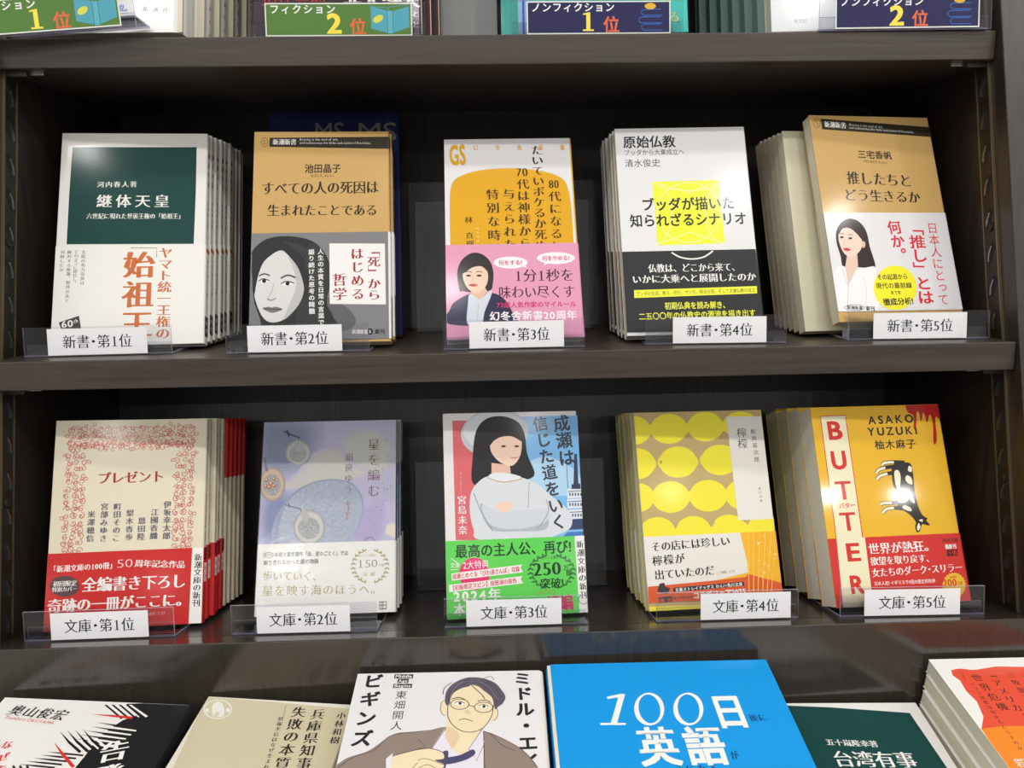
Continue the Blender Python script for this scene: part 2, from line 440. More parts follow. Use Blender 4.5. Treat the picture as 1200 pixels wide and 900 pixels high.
for side in (-1, 1):
    xi = XR if side > 0 else XL
    b = MB(); t = -1.2 * side
    z0, z1 = -266, 428
    def q(z, d): return yf(z) + d
    b.prism([(q(z0, 17), z0), (q(z0, 31), z0), (q(z1, 31), z1), (q(z1, 17), z1)], xi + t, xi, PEG)
    for d in (16, 31):
        b.prism([(q(z0, d), z0), (q(z0, d + 1), z0), (q(z1, d + 1), z1), (q(z1, d), z1)], xi + 1.6 * t, xi, STRIP_EDGE)
    zz = -256.0; n = 0
    while zz < 415:
        yc = q(zz, 24)
        def disc(y, z, ry, rz, x, mat, a0=0, a1=360, nn=14):
            pts = [(x, y + ry * math.cos(R(a0 + (a1 - a0) * i / nn)), z + rz * math.sin(R(a0 + (a1 - a0) * i / nn))) for i in range(nn)]
            b.add(pts, [tuple(range(nn)) if side < 0 else tuple(reversed(range(nn)))], mat)
        disc(yc, zz, 2.6, 8.0, xi + t - 0.02 * side, HOLE)
        disc(yc - 0.6, zz + 4, 3.6, 4.2, xi + t - 0.03 * side, HOLE)
        # metal edge of the slot, its highlight built in as a bright steel tongue
        b.prism([(yc + 0.6, zz - 7), (yc + 2.2, zz - 6.5), (yc + 2.4, zz - 1), (yc + 0.2, zz + 5), (yc - 1.2, zz + 5), (yc + 0.8, zz - 1)], xi + 2.0 * t, xi + t, STEEL)
        zz += 25.0
    strip = case_part('peg_strip', b)
    for zc in (13.0, -172.0):
        s_ = MB(); yc = q(zc, 24)
        rings = [(3.6, 0), (3.4, 1.2), (2.2, 1.6)]
        vs2 = []; nn = 18
        for r_, h_ in rings: vs2 += [(xi + t - side * h_, yc + r_ * math.cos(2 * math.pi * i / nn), zc + r_ * math.sin(2 * math.pi * i / nn)) for i in range(nn)]
        fs = [(k * nn + i, k * nn + (i + 1) % nn, (k + 1) * nn + (i + 1) % nn, (k + 1) * nn + i) for k in range(2) for i in range(nn)] + [tuple(range(2 * nn, 3 * nn))]
        s_.add(vs2, fs, PEG); s_.box(min(xi + t - side * 1.55, xi + t - side * 1.75), max(xi + t - side * 1.55, xi + t - side * 1.75), yc - 1.7, yc + 1.7, zc - 0.3, zc + 0.3, HOLE)
        s_.box(min(xi + t - side * 1.55, xi + t - side * 1.75), max(xi + t - side * 1.55, xi + t - side * 1.75), yc - 0.3, yc + 0.3, zc - 1.7, zc + 1.7, HOLE)
        s_.v = [(x, y - 450, z + EYE) for x, y, z in s_.v]
        s_.build('screw', strip)
    for k in (1, 2):
        z, e = SHELF[k]; zt = z - TH - 0.05; b = MB()
        x0, x1 = (xi - 17, xi - 1) if side > 0 else (xi + 1, xi + 17)
        b.box(x0, x1, yf(zt) + 16, yf(zt) + 30, zt - 4, zt, PEG)
        b.box(x0 - 10 * (side > 0), x1 + 10 * (side < 0), yf(zt) + 20, yf(zt) + 26, zt - 2.4, zt, STEEL)
        case_part('shelf_pin', b, 0.6)

# the shop around it
b = MB(); b.box(-3500, 3500, -4800, 1400, -EYE - 20, -EYE, pm('shop_floor_vinyl', (0.42, 0.40, 0.37), 0.35))
tag(b.build('floor'), kind='structure').location.z = EYE * MM
b = MB(); b.box(-3500, 3500, 1150, 1200, -EYE, 1500, pm('shop_wall_paint', (0.62, 0.61, 0.59), 0.8))
tag(b.build('wall_back'), kind='structure').location.z = EYE * MM

# ------------------------------------------------------------------ books
def u_path(w, t, r, o, left=False):
    """outline of a jacket seen from above, opened o millimetres outwards; spine on the right"""
    p = [(-w / 2, -o), (w / 2 - r, -o)]
    for i in range(1, 5):
        a = R(90 * i / 4); p.append((w / 2 - r + (r + o) * math.sin(a), r - (r + o) * math.cos(a)))
    p.append((w / 2 + o, t - r))
    for i in range(1, 5):
        a = R(90 * i / 4); p.append((w / 2 - r + (r + o) * math.cos(a), t - r + (r + o) * math.sin(a)))
    p.append((-w / 2, t + o))
    return [(-x, y) for x, y in p] if left else p
def jacket(mb, w, t, z0, z1, o, th, front, spine, back, r=1.4, left=False):
    A, B = u_path(w, t, r, o, left), u_path(w, t, r, o - th, left); n = len(A)
    v = [(x, y, z) for z in (z0, z1) for x, y in A] + [(x, y, z) for z in (z0, z1) for x, y in B]
    for i in range(n - 1):
        mt = front if i < 1 else (spine if i < n - 2 else back)
        f = [(i, i + 1, n + i + 1, n + i), (2 * n + i + 1, 2 * n + i, 3 * n + i, 3 * n + i + 1),
             (i + 1, i, 2 * n + i, 2 * n + i + 1), (n + i, n + i + 1, 3 * n + i + 1, 3 * n + i)]
        if left: f = [tuple(reversed(q)) for q in f]
        mb.add(v, f, mt)
    for i in (0, n - 1):
        mb.add(v, [(i, n + i, 3 * n + i, 2 * n + i)], front)
class Spine(Sheet):
    """artwork on the spine: (y, z) in millimetres"""
    def __init__(self, w, t, z0, z1, mb, off, gloss=0.35):
        self.rect = (0.3, t - 0.3, z0, z1); self.mb = mb; self.off = off; self.lay = 0; self.gloss = gloss; self.w = w; self.t = t
    def put(self, pts, faces, rgb, up=0, flip=False):
        x = self.w / 2 + self.off + self.STEP * (self.lay + up)
        self.mb.add([(x, p[0], p[1]) for p in pts], faces, rgb if not isinstance(rgb, tuple) else ink(rgb, self.gloss))
    def col(self, s, ztop, zbot, size, rgb, st='m'): self.vtext_mm(s, (self.t / 2, ztop), (0, -1), ztop - zbot, size, rgb, st, 1)
    def bar(self, za, zb_, rgb): self.poly_mm([(0.3, za), (self.t - 0.3, za), (self.t - 0.3, zb_), (0.3, zb_)], rgb)
BAND = 0.55
def make_book(name, M, w, h, t, front, spine=None, back=None, band=None, art=None, band_art=None, spine_art=None, gloss=0.11, pages=None, left=False, r=1.4, film=False):
    """band = (bottom, top, colour). Root: Empty at the foot of the front cover; parts: cover, pages, paper_band."""
    spine = spine or front; back = back or front
    o = empty(name, M)
    b = MB(); jacket(b, w, t, 0, h, 0, 0.4, ink(front, gloss), ink(spine, gloss), ink(back, gloss), r=r, left=left)
    sh = Sheet(M, (-w / 2 + 0.15, w / 2 - 0.3, 0.15, h - 0.15), b, 0.03, gloss)
    if art: art(sh)
    if spine_art: spine_art(Spine(w, t, 0.2, h - 0.2, b, 0.03), False)
    b.build('cover', o)
    b = MB(); x0, x1 = (-w / 2 + 0.35, w / 2 - 0.8) if not left else (-w / 2 + 0.8, w / 2 - 0.35)
    b.box(x0, x1, 0.5, t - 0.5, 0.4, h - 0.5, pages or PAGES); b.build('pages', o)
    if film:
        b = MB(); b.box(-w / 2 - 0.5, w / 2 + 0.9, -1.1, t + 0.8, 0.05, h + 0.4, FILM); b.build('shrink_wrap', o)
    if band:
        b = MB(); c = ink(band[2], gloss); jacket(b, w + 0.1, t, band[0] + 0.05, band[1], BAND, 0.2, c, ink(band[3] if len(band) > 3 else band[2], gloss), c, r=r, left=left)
        if band_art:
            band_art(Sheet(M, (-w / 2 + 0.1, w / 2 - 0.1, band[0] + 0.1, band[1]), b, BAND + 0.03, gloss))
        if spine_art: spine_art(Spine(w, t, band[0] + 0.1, band[1], b, BAND + 0.05), True)
        b.build('paper_band', o)
    return o
ORD = ['second', 'third', 'fourth', 'fifth', 'sixth', 'seventh', 'eighth', 'ninth', 'tenth', 'eleventh']
class Plane0(Sheet):
    def __init__(self, M): super().__init__(M, (-999, 999, -999, 999), MB(), 0.0)

# ------------------------------------------------------------------ acrylic stands with rank cards
def plate(mb, T, w0, w1, th, h):
    """clear sheet with darker cut edges, standing on its local x axis; T places it"""
    v = [T @ Vector(q) for q in ((w0, 0, 0), (w1, 0, 0), (w1, 0, h), (w0, 0, h), (w0, th, 0), (w1, th, 0), (w1, th, h), (w0, th, h))]
    mb.add(v, [(0, 1, 2, 3), (5, 4, 7, 6)], ACRYLIC)
    mb.add(v, [(0, 4, 5, 1), (1, 5, 6, 2), (2, 6, 7, 3), (3, 7, 4, 0)], ACRYLIC_EDGE)
PAPER = (236, 236, 238)
def make_stand(M, wd, hl, depth, card, card_text, label, group, rest=None, tab=None, card_h=None, card_rgb=PAPER, card_art=None, lift=0.0, tilt=0.0, base=None):
    """card = (x0, x1) on the lip; rest = (world pose of the back rest, width, height)"""
    o = empty('acrylic_stand', M); tag(o, label, 'book stand', group)
    Mi = M.inverted()
    lipT = Matrix.Rotation(tilt - R(5.4), 4, 'X')
    b = MB(); plate(b, lipT, -wd / 2, wd / 2, 1.8, hl); plate(b, lipT @ Matrix.Translation((0, 3.2, 1.6)), -wd / 2 + 1, wd / 2 - 1, 1.2, hl * 0.36); b.build('front_lip', o)
    b = MB(); plate(b, Matrix.Translation((0, depth + 2.0, 0.0)) @ Matrix.Translation((0, 0, base[2] if base else 0)) @ Matrix.Rotation(R(90), 4, 'X'), base[0] if base else -wd / 2, base[1] if base else wd / 2, 1.3, depth)
    b.build('base_plate', o)
    if rest:
        b = MB(); T = Mi @ rest[0]; plate(b, T, -rest[1] / 2, rest[1] / 2, 1.6, rest[2])
        if tab:
            x, r_ = tab; n = 14
            pts = [(x + r_ * math.cos(math.pi * i / n), rest[2] + 0.72 * r_ * math.sin(math.pi * i / n)) for i in range(n + 1)]
            v = [T @ Vector((p[0], y, p[1])) for y in (0, 1.6) for p in pts]; k = n + 1
            b.add(v, [tuple(range(k)), tuple(reversed(range(k, 2 * k)))], ACRYLIC)
            b.add(v, [(i, i + 1, k + i + 1, k + i) for i in range(n)], ACRYLIC_EDGE)
        b.build('back_rest', o)
    b = MB(); ch = card_h or hl - 2.2
    b.box(card[0], card[1], -0.35, -0.02, lift + 0.9, lift + 0.9 + ch, ink(card_rgb, 0.5))
    b.v = [tuple(lipT @ Vector(q)) for q in b.v]
    c = MB()
    sh = Sheet(M @ lipT, (card[0] + 0.1, card[1] - 0.1, lift + 1.0, lift + 0.8 + ch), c, 0.40, 0.5)
    if card_art: card_art(sh)
    else:
        zc = lift + 0.9 + ch * 0.5; xm = (card[0] + card[1]) / 2
        sh.text_mm(card_text, (xm - 24.5, zc), (1, 0), (0, 1), 49, 10.6, (44, 42, 44), 'm')
    v = [tuple(lipT @ Vector(q)) for q in c.v]
    base = len(b.v); b.v += v
    for f, mi_ in zip(c.f, c.m): b.f.append(tuple(base + k for k in f)); b.m.append(b.mi(c.mats[mi_]))
    b.build('rank_card', o)
    return o

# ------------------------------------------------------------------ artwork of the ten front copies
BLK, WHT = (40, 38, 38), (238, 236, 232)
SKIN = (232, 200, 180)

def s1_cover(s):
    s.at(0, 0, 4); s.poly([(340, 690), (922, 690), (918, 900), (908, 1143), (312, 1145), (325, 900)], (18, 66, 62))
    s.text('河内春人著', (455, 865), (642, 863), 30, WHT, 'mb')
    s.at(0, 225, 4); s.text('継体天皇', (452, 42), (795, 42), 66, WHT, 'mb'); s.text('六世紀に現れた世襲王権の「始祖王」', (405, 113), (862, 113), 29, WHT, 'mb')
def s1_band(s):
    OR = (206, 112, 62); s.at(0, 225, 4)
    s.vtext('始祖王', (655, 272), (638, 690), 146, OR, 'mx'); s.vtext('ヤマト統一王権の', (778, 258), (762, 690), 66, OR, 'mb')
    s.line([(612, 262), (735, 262), (733, 305)], 4, (150, 146, 140))
    for t_, x0, x1, y1 in (('北陸の有力豪族は', 392, 385, 436), ('どのように即位し、', 360, 348, 436), ('敵対する新羅、磐井の乱と', 326, 314, 518), ('対峙したか', 294, 287, 376)):
        s.vtext(t_, (x0, 272), (x1, y1), 21, (96, 94, 92), 'm')
    s.poly([(275, 612), (370, 580), (380, 640), (285, 640)], (72, 70, 70)); s.text('60', (287, 622), (345, 615), 44, WHT, 'gb', fit=True); s.text('th', (345, 606), (365, 602), 24, WHT, 'gb', fit=True)
def s1_spine(s, band):
    if band:
        s.bar(73.5, 77, (206, 112, 62)); s.col('六世紀に現れた王権', 72, 38, 3.4, (60, 60, 60)); s.bar(6, 22, (70, 68, 66)); s.col('新書', 20, 8, 4, WHT)
    else:
        s.col('継体天皇', 160, 128, 5.2, (40, 50, 48), 'mb'); s.col('河内春人著', 118, 94, 3.6, (40, 50, 48))

def logo_s(s, cx, cy):
    s.ring(cx, cy, 15, 22, 2.5, (110, 86, 44)); s.text('S', (cx - 8, cy), (cx + 8, cy), 34, (110, 86, 44), 'gl', fit=True)
def s2_cover(s):
    D = (46, 40, 30); s.at(300, 0, 4)
    s.poly([(64, 646), (640, 640), (640, 698), (62, 688)], (48, 42, 30)); logo_s(s, 40, 667)
    s.text('新潮新書', (78, 665), (190, 665), 30, WHT, 'mb'); s.text('Brevity is the soul of wit,', (204, 654), (386, 653), 17, WHT, 'gl', fit=True); s.text('and tediousness the limbs and outward flourishes.', (204, 669), (540, 670), 16, WHT, 'gl', fit=True)
    s.text('池田晶子', (228, 790), (398, 789), 44, D, 'gb'); s.text('IKEDA Akiko', (254, 824), (368, 823), 18, D, 'gl', shear=0.2)
    s.at(0, 0, 1); s.text('すべての人の死因は', (306, 221), (444, 219), 16.5, D, 'mb')
    s.at(230, 225, 4); s.text('生まれたことである', (332, 86), (850, 84), 60, D, 'mb')
def s2_band(s):
    s.at(230, 225, 4); s.blob([(600, 500), (690, 530), (740, 580), (744, 620), (700, 650), (560, 650)], (98, 98, 100)); H1, H2, FC = (46, 46, 48), (62, 62, 64), (214, 213, 212)
    s.blob([(255, 300), (300, 238), (370, 210), (470, 210), (560, 240), (620, 320), (628, 420), (612, 520), (640, 580), (640, 650), (300, 650), (262, 560), (264, 420)], H1)
    s.blob([(530, 240), (600, 300), (620, 420), (590, 600), (640, 640), (470, 640), (500, 420)], (56, 56, 58))
    s.poly([(240, 300), (262, 290), (258, 420), (272, 520), (300, 600), (310, 660), (240, 660)], (120, 120, 122))
    s.blob([(274, 430), (284, 372), (310, 330), (350, 296), (398, 274), (440, 300), (480, 350), (504, 420), (498, 490), (464, 550), (410, 598), (356, 612), (316, 592), (288, 540), (272, 480)], FC)
    s.blob([(430, 300), (480, 350), (504, 420), (498, 490), (464, 550), (410, 598), (440, 520), (468, 440), (456, 360)], (188, 187, 187))
    s.blob([(262, 430), (270, 350), (300, 290), (350, 252), (404, 262), (362, 288), (318, 326), (294, 380), (280, 440), (272, 480)], H1)
    s.blob([(396, 260), (450, 276), (504, 330), (530, 420), (512, 510), (502, 430), (478, 358), (440, 306)], H1); [s.line([(410 + 22 * k, 228 + 6 * k), (500 + 16 * k, 300), (540 + 12 * k, 420), (530 + 10 * k, 560)], 3, (74, 74, 76), True) for k in range(4)]
    for cx, cy, wd in ((318, 418, 25), (428, 430, 31)):
        s.blob([(cx - wd, cy + 2), (cx - 6, cy - 10), (cx + wd, cy - 1), (cx, cy + 9)], (236, 236, 236)); s.ell(cx, cy - 1, 9.5, 9.5, (34, 34, 36))
        s.line([(cx - wd, cy + 1), (cx - 6, cy - 11), (cx + wd, cy - 3)], 5, (40, 40, 42), True)
    s.line([(294, 394), (318, 384), (345, 392)], 7, (74, 74, 76), True); s.line([(396, 404), (430, 390), (466, 402)], 8, (74, 74, 76), True)
    s.line([(364, 430), (352, 470), (336, 496)], 4, (178, 177, 176), True); s.line([(332, 500), (350, 508), (374, 498)], 7, (150, 149, 149), True)
    s.blob([(312, 545), (340, 538), (354, 542), (372, 538), (404, 550), (362, 566), (334, 560)], (120, 119, 120)); s.line([(312, 546), (354, 550), (404, 550)], 4, (66, 66, 68), True)
    s.poly([(624, 241), (884, 242), (889, 527), (626, 525)], (236, 234, 232))
    RD = (158, 44, 42)
    s.vtext('「死」から', (832, 250), (834, 508), 62, RD, 'mb'); s.vtext('はじめる', (754, 258), (758, 510), 62, RD, 'mb'); s.vtext('哲学', (670, 378), (674, 512), 68, RD, 'mb')
    s.vtext('人生の本質を日常の言葉で', (583, 264), (586, 626), 29, WHT, 'gb'); s.vtext('語り続けた思考の精髄', (540, 266), (542, 574), 29, WHT, 'gb')
    s.text('新潮新書', (730, 655), (806, 655), 22, WHT, 'gb'); s.ell(815, 654, 13, 15, (34, 34, 36)); s.text('S', (809, 654), (821, 654), 20, WHT, 'g', fit=True); s.text('新刊', (838, 654), (884, 654), 24, (34, 34, 36), 'gb')
def s2_spine(s, band):
    if band: s.bar(2, 36, (50, 48, 46)); s.col('死からはじめる', 34, 6, 4.0, WHT)
    else: s.bar(158, 170, (48, 42, 30)); s.col('すべての人の死因は', 150, 92, 4.8, (46, 40, 30), 'mb')

def s3_cover(s):
    G, B = (222, 166, 26), (74, 44, 20); s.at(0, 0, 1)
    s.poly(smooth([(528, 300), (527, 250), (528, 222), (535, 209), (560, 200), (597, 197), (632, 200), (657, 208), (666, 222), (670, 250), (673, 300)], False) , G)
    s.text('GS', (526.5, 182), (546.5, 181), 32, G, 'gx', fit=True)
    for ch, x in zip('幻冬舎新書', (557, 583, 608.5, 634, 659)): s.text(ch, (x - 3, 173), (x + 3, 172.6), 6.6, G, 'gb')
    s.vtext('代になると', (650, 223), (653, 296), 14.5, B, 'mb'); s.text('80', (643, 216), (655.5, 215.6), 14, B, 'mb', fit=True)
    s.vtext('たいていボケるか死ぬ', (629, 170), (634.5, 294), 14, B, 'mb')
    s.vtext('代は神様から', (612.5, 209), (616, 292), 14.5, B, 'mb'); s.text('70', (605, 202), (619, 201.6), 14, B, 'mb', fit=True)
    s.vtext('与えられた', (596, 220), (598, 294), 14.5, B, 'mb'); s.vtext('特別な時間', (577, 220), (580, 300), 15, B, 'mb')
    s.vtext('林　真理子', (549, 253), (551.5, 300), 9.5, B, 'mb'); s.vtext('HAYASHI', (560, 265), (562, 300), 3.6, (240, 226, 190), 'g')
def s3_band(s):
    s.at(480, 225, 4); M_, DK = (208, 52, 112), (66, 36, 50)
    s.blob([(186, 620), (192, 545), (216, 512), (280, 478), (340, 470), (400, 476), (446, 504), (480, 560), (488, 620)], (46, 46, 74))
    s.blob([(272, 620), (274, 520), (284, 478), (330, 500), (378, 462), (384, 480), (352, 560), (336, 620)], (206, 212, 222)); s.line([(322, 520), (318, 620)], 2, (160, 166, 180))
    s.blob([(226, 420), (224, 370), (244, 320), (286, 288), (330, 288), (372, 318), (392, 370), (390, 430), (376, 462), (300, 470), (250, 465), (236, 466)], (48, 44, 44))
    s.poly([(290, 440), (350, 440), (366, 470), (330, 505), (288, 478)], (222, 184, 160))
    s.blob([(250, 400), (254, 362), (290, 340), (330, 336), (360, 362), (368, 400), (358, 440), (326, 470), (298, 470), (268, 446)], (236, 202, 180))
    s.blob([(248, 380), (260, 330), (310, 306), (356, 326), (374, 380), (340, 350), (300, 352), (266, 372)], (48, 44, 44))
    for cx in (276, 326): s.ell(cx, 392, 12, 5, (60, 44, 40)); s.line([(cx - 15, 376), (cx, 372), (cx + 15, 377)], 4, (90, 70, 62), True)
    s.line([(300, 396), (292, 416), (304, 420)], 3, (204, 160, 140), True); s.blob([(276, 436), (296, 430), (320, 436), (298, 444)], (196, 84, 84))
    for cx, cy, rx, tx, tail in ((473, 331, 80, '何をする?', [(520, 348), (552, 356), (540, 340)]), (686, 310, 89, '何をやめる?', [(640, 326), (628, 344), (664, 330)])):
        s.ell(cx, cy, rx, 28, (240, 236, 238)); s.poly(tail, (240, 236, 238)); s.text(tx, (cx - rx + 24, cy + 1), (cx + rx - 24, cy - 1), 25, M_, 'gb')
    s.text('1分1秒を', (490, 392), (772, 388), 66, DK, 'm'); s.text('味わい尽くす', (416, 470), (776, 466), 64, DK, 'm')
    s.text('72歳人気作家のマイルール', (408, 530), (782, 524), 29, M_, 'gb'); s.text('幻冬舎新書20周年', (374, 582), (785, 576), 46, (244, 240, 242), 'gb')

def s4_cover(s):
    s.at(600, 0, 4); s.text('原始仏教', (520, 667), (766, 662), 60, BLK, 'gb'); s.text('ブッダから大乗成立へ', (524, 716), (808, 711), 29, BLK, 'g'); s.text('清水俊史', (528, 766), (696, 762), 40, BLK, 'g')
    s.at(0, 0, 1); Y, P = (236, 240, 62), (240, 242, 190)
    s.poly([(764.5, 213), (842.5, 211), (849.5, 285), (770.5, 287.5)], Y)
    for k, (dx, dy) in enumerate(((0, 0), (-20, -34), (20, -34))): pass
    s.ring(807, 249, 37, 35, 0.9, P); s.ring(806, 215, 37, 8, 0.8, P, 10, 170); s.ring(767, 250, 20, 36, 0.8, P, -85, 85); s.ring(847, 249, 20, 36, 0.8, P, 95, 265)
    s.line([(765, 213), (808, 226), (843, 211.5)], 0.8, P); s.line([(770, 287), (808, 272), (849, 285)], 0.8, P)
    s.at(680, 225, 4); s.text('ブッダが描いた', (285, 60), (724, 50), 64, BLK, 'gb'); s.text('知られざるシナリオ', (232, 136), (781, 122), 64, BLK, 'gb')
def s4_band(s):
    Y = (238, 240, 70); s.at(680, 225, 4)
    s.line([(428, 284), (470, 306), (525, 314), (580, 304), (622, 276)], 7, WHT, True)
    s.text('仏教は、どこから来て、', (318, 358), (748, 350), 44, WHT, 'mb'); s.text('いかに大乗へと展開したのか', (243, 410), (824, 396), 44, WHT, 'mb')
    s.poly([(252, 460), (828, 441), (829, 475), (253, 497)], Y); s.text('ブッダの生涯、教え、修行、サンガ、部派分裂、そして大乗仏教の成立', (262, 478), (820, 459), 21, (60, 60, 30), 'g')
    s.text('初期仏典を読み解き、', (395, 534), (698, 528), 36, Y, 'gb'); s.text('二五〇〇年の仏教史の源流を描き出す', (274, 584), (822, 566), 36, Y, 'gb')

def s5_cover(s):
    D = (50, 38, 30); s.at(900, 0, 4)
    s.poly([(246, 556), (756, 596), (765, 642), (254, 606)], (48, 42, 30)); logo_s(s, 229, 576)
    s.text('新潮新書', (264, 582), (366, 588), 32, WHT, 'mb'); s.text('Brevity is the soul of wit,', (380, 583), (540, 596), 16, WHT, 'gl', fit=True); s.text('and tediousness the limbs and outward flourishes.', (380, 598), (684, 620), 15, WHT, 'gl', fit=True)
    s.text('三宅香帆', (420, 722), (580, 730), 40, D, 'gb'); s.text('MIYAKE Kaho', (447, 755), (557, 763), 18, D, 'gl', shear=0.2)
    s.text('推したちと', (368, 832), (674, 848), 66, D, 'mb'); s.at(900, 225, 4); s.text('どう生きるか', (355, 12), (714, 26), 62, D, 'mb')
def s5_band(s):
    s.at(900, 225, 4); RD = (218, 42, 62); HR = (52, 36, 36)
    s.blob([(352, 350), (340, 300), (322, 240), (320, 185), (344, 142), (384, 124), (430, 142), (462, 188), (478, 258), (504, 350), (470, 356), (400, 350)], HR)
    s.blob([(318, 560), (306, 440), (312, 375), (344, 346), (400, 366), (470, 352), (504, 356), (514, 440), (504, 560)], (240, 239, 240))
    s.poly([(372, 290), (418, 290), (422, 345), (376, 440), (362, 350)], (232, 200, 182))
    s.blob([(330, 215), (340, 172), (376, 158), (414, 178), (440, 222), (436, 268), (402, 300), (372, 300), (346, 270)], (240, 212, 194))
    s.blob([(330, 200), (340, 160), (384, 140), (426, 170), (446, 230), (420, 200), (384, 170), (350, 172)], HR); s.ell(448, 246, 8, 16, (228, 192, 172))
    for cx, cy in ((346, 212), (386, 217)): s.ell(cx, cy, 9, 5, (50, 34, 32)); s.line([(cx - 11, cy - 14), (cx, cy - 18), (cx + 12, cy - 13)], 3, (120, 90, 78), True)
    s.line([(362, 218), (354, 244), (364, 250)], 2.5, (214, 176, 158), True); s.blob([(352, 266), (368, 262), (388, 270), (370, 278)], (206, 66, 66))
    s.line([(376, 440), (372, 560)], 2.5, (206, 204, 206)); s.line([(400, 372), (376, 440)], 2.5, (206, 204, 206)); s.line([(346, 350), (374, 440)], 2.5, (206, 204, 206)); s.line([(448, 400), (462, 470), (456, 552)], 2, (212, 210, 212), True)
    s.vtext('日本人にとって', (766, 142), (826, 532), 52, RD, 'g'); s.vtext('「推し」とは', (686, 138), (744, 526), 76, RD, 'gb'); s.vtext('何か。', (584, 134), (630, 326), 66, RD, 'gb')
    s.ell(596, 449, 101, 104, (246, 236, 44), rot=-8); K = (56, 52, 30)
    s.text('その起源から', (510, 399), (655, 396), 28, K, 'gb'); s.text('現代の最前線', (505, 440), (674, 437), 29, K, 'gb'); s.text('までを', (574, 472), (624, 470), 20, K, 'gb'); s.text('徹底分析!', (540, 516), (682, 510), 35, K, 'gx')
    s.ring(405, 542, 46, 14, 2, (90, 88, 90)); s.text('新潮新書', (370, 541), (444, 544), 19, (70, 68, 70), 'gb'); s.text('新刊', (460, 545), (500, 547), 22, (70, 68, 70), 'gx')

def b1_cover(s):
    rd = (204, 92, 92); rnd = random.Random(5)
    x0, x1, y0, y1 = s.rect; w = x1 - x0; h = y1
    fx, zt = w / 2 - 8.0, h - 4.5
    def curl(cx, cz, r, a, sg, w_=0.40):
        s.lay += 0.5
        for sgx in (1, -1):
            pts = []
            for i in range(22):
                tt = i / 21; rr = r * (1 - 0.78 * tt); an = a + sg * tt * 7.0
                pts.append((sgx * (cx + rr * math.cos(an)), cz + rr * math.sin(an)))
            s.line_mm(pts, w_, rd, up=0)
    def leaf(cx, cz, r, a):
        s.lay += 0.25
        for sgx in (1, -1):
            pts = [(sgx * (cx + r * t_ * math.cos(a) - r * 0.38 * math.sin(math.pi * t_) * math.sin(a) * k), cz + r * t_ * math.sin(a) + r * 0.38 * math.sin(math.pi * t_) * math.cos(a) * k) for k in (1, -1) for t_ in ([i / 7 for i in range(8)] if k == 1 else [1 - i / 7 for i in range(8)])]
            s.line_mm(pts, 0.34, rd, up=0)
    n_ = 9
    for i in range(n_):
        for j in range(4):
            cx, cz = 2.6 + i * (fx - 5.2) / (n_ - 1) + rnd.uniform(-.8, .8), zt - 2.8 - j * 5.0 + rnd.uniform(-.7, .7)
            if j == 3 and i < 7: cz += 1.8 + 1.2 * math.sin(i * 1.3)
            curl(cx, cz, rnd.uniform(2.4, 3.2), rnd.uniform(0, 6.3), rnd.choice((-1, 1)))
            for _ in range(2): leaf(cx + rnd.uniform(-2.4, 2.4), cz + rnd.uniform(-2.4, 2.4), rnd.uniform(2.2, 3.6), rnd.uniform(0, 6.3))
    z = zt - 22
    while z > 57:
        for dx in (-5.2, 0, 5.0):
            cx, cz = fx - 7.4 + dx + rnd.uniform(-.5, .5), z + rnd.uniform(-.8, .8)
            curl(cx, cz, rnd.uniform(1.9, 2.7), rnd.uniform(0, 6.3), rnd.choice((-1, 1)))
            leaf(cx + rnd.uniform(-1.6, 1.6), cz + rnd.uniform(-2, 2), rnd.uniform(2.2, 3.4), rnd.uniform(0, 6.3))
        z -= 5.0
    s.at(0, 450, 4); s.lay += 1
    s.text('プレゼント', (456, 442), (772, 432), 62, (168, 44, 40), 'mb')
    G = (98, 96, 116)
    for t_, xa, xb, ya, yb_ in (('伊坂幸太郎', 786, 780, 546, 730), ('江國香織', 726, 720, 582, 730), ('恩田陸', 666, 661, 622, 734), ('梨木香歩', 610, 604, 586, 736), ('町田そのこ', 552, 544, 556, 740), ('宮部みゆき', 491, 484, 556, 742), ('米澤穂信', 430, 422, 592, 742)):
        s.vtext(t_, (xa, ya), (xb, yb_), 37, G, 'mb')
def b1_band(s):
    s.at(0, 600, 4); s.poly([(902, 150), (975, 150), (960, 530), (884, 530)], WHT)
    s.vtext('新潮文庫の新刊', (930, 194), (919, 444), 38, BLK, 'mb')
    s.text('「新潮文庫の100冊」', (232, 270), (545, 248), 36, WHT, 'mb'); s.text('50', (545, 243), (626, 238), 56, (240, 214, 214), 'ml', fit=True); s.text('周年記念作品', (632, 240), (868, 246), 38, WHT, 'mb')
    s.ell(303, 348, 70, 49, (88, 66, 70)); s.text('初回限定', (248, 338), (360, 333), 29, WHT, 'mb'); s.text('特別カバー', (244, 365), (362, 359), 25, WHT, 'mb')
    s.text('全編書き下ろし', (384, 342), (872, 322), 74, WHT, 'mx'); s.text('奇跡の一冊がここに。', (222, 442), (890, 408), 70, WHT, 'mx')
    s.text('新潮文庫 二〇二五年', (690, 478), (775, 472), 16, (236, 190, 190), 'm')
def b1_spine(s, band):
    if band: s.bar(46, 56, (120, 30, 40)); s.bar(30, 44, (240, 236, 230)); s.col('新刊', 43, 31, 4, BLK)
    else: s.col('プレゼント', 142, 118, 3.2, (120, 60, 50)); s.col('伊坂幸太郎・江國香織・恩田陸', 96, 60, 2.8, (90, 84, 84))

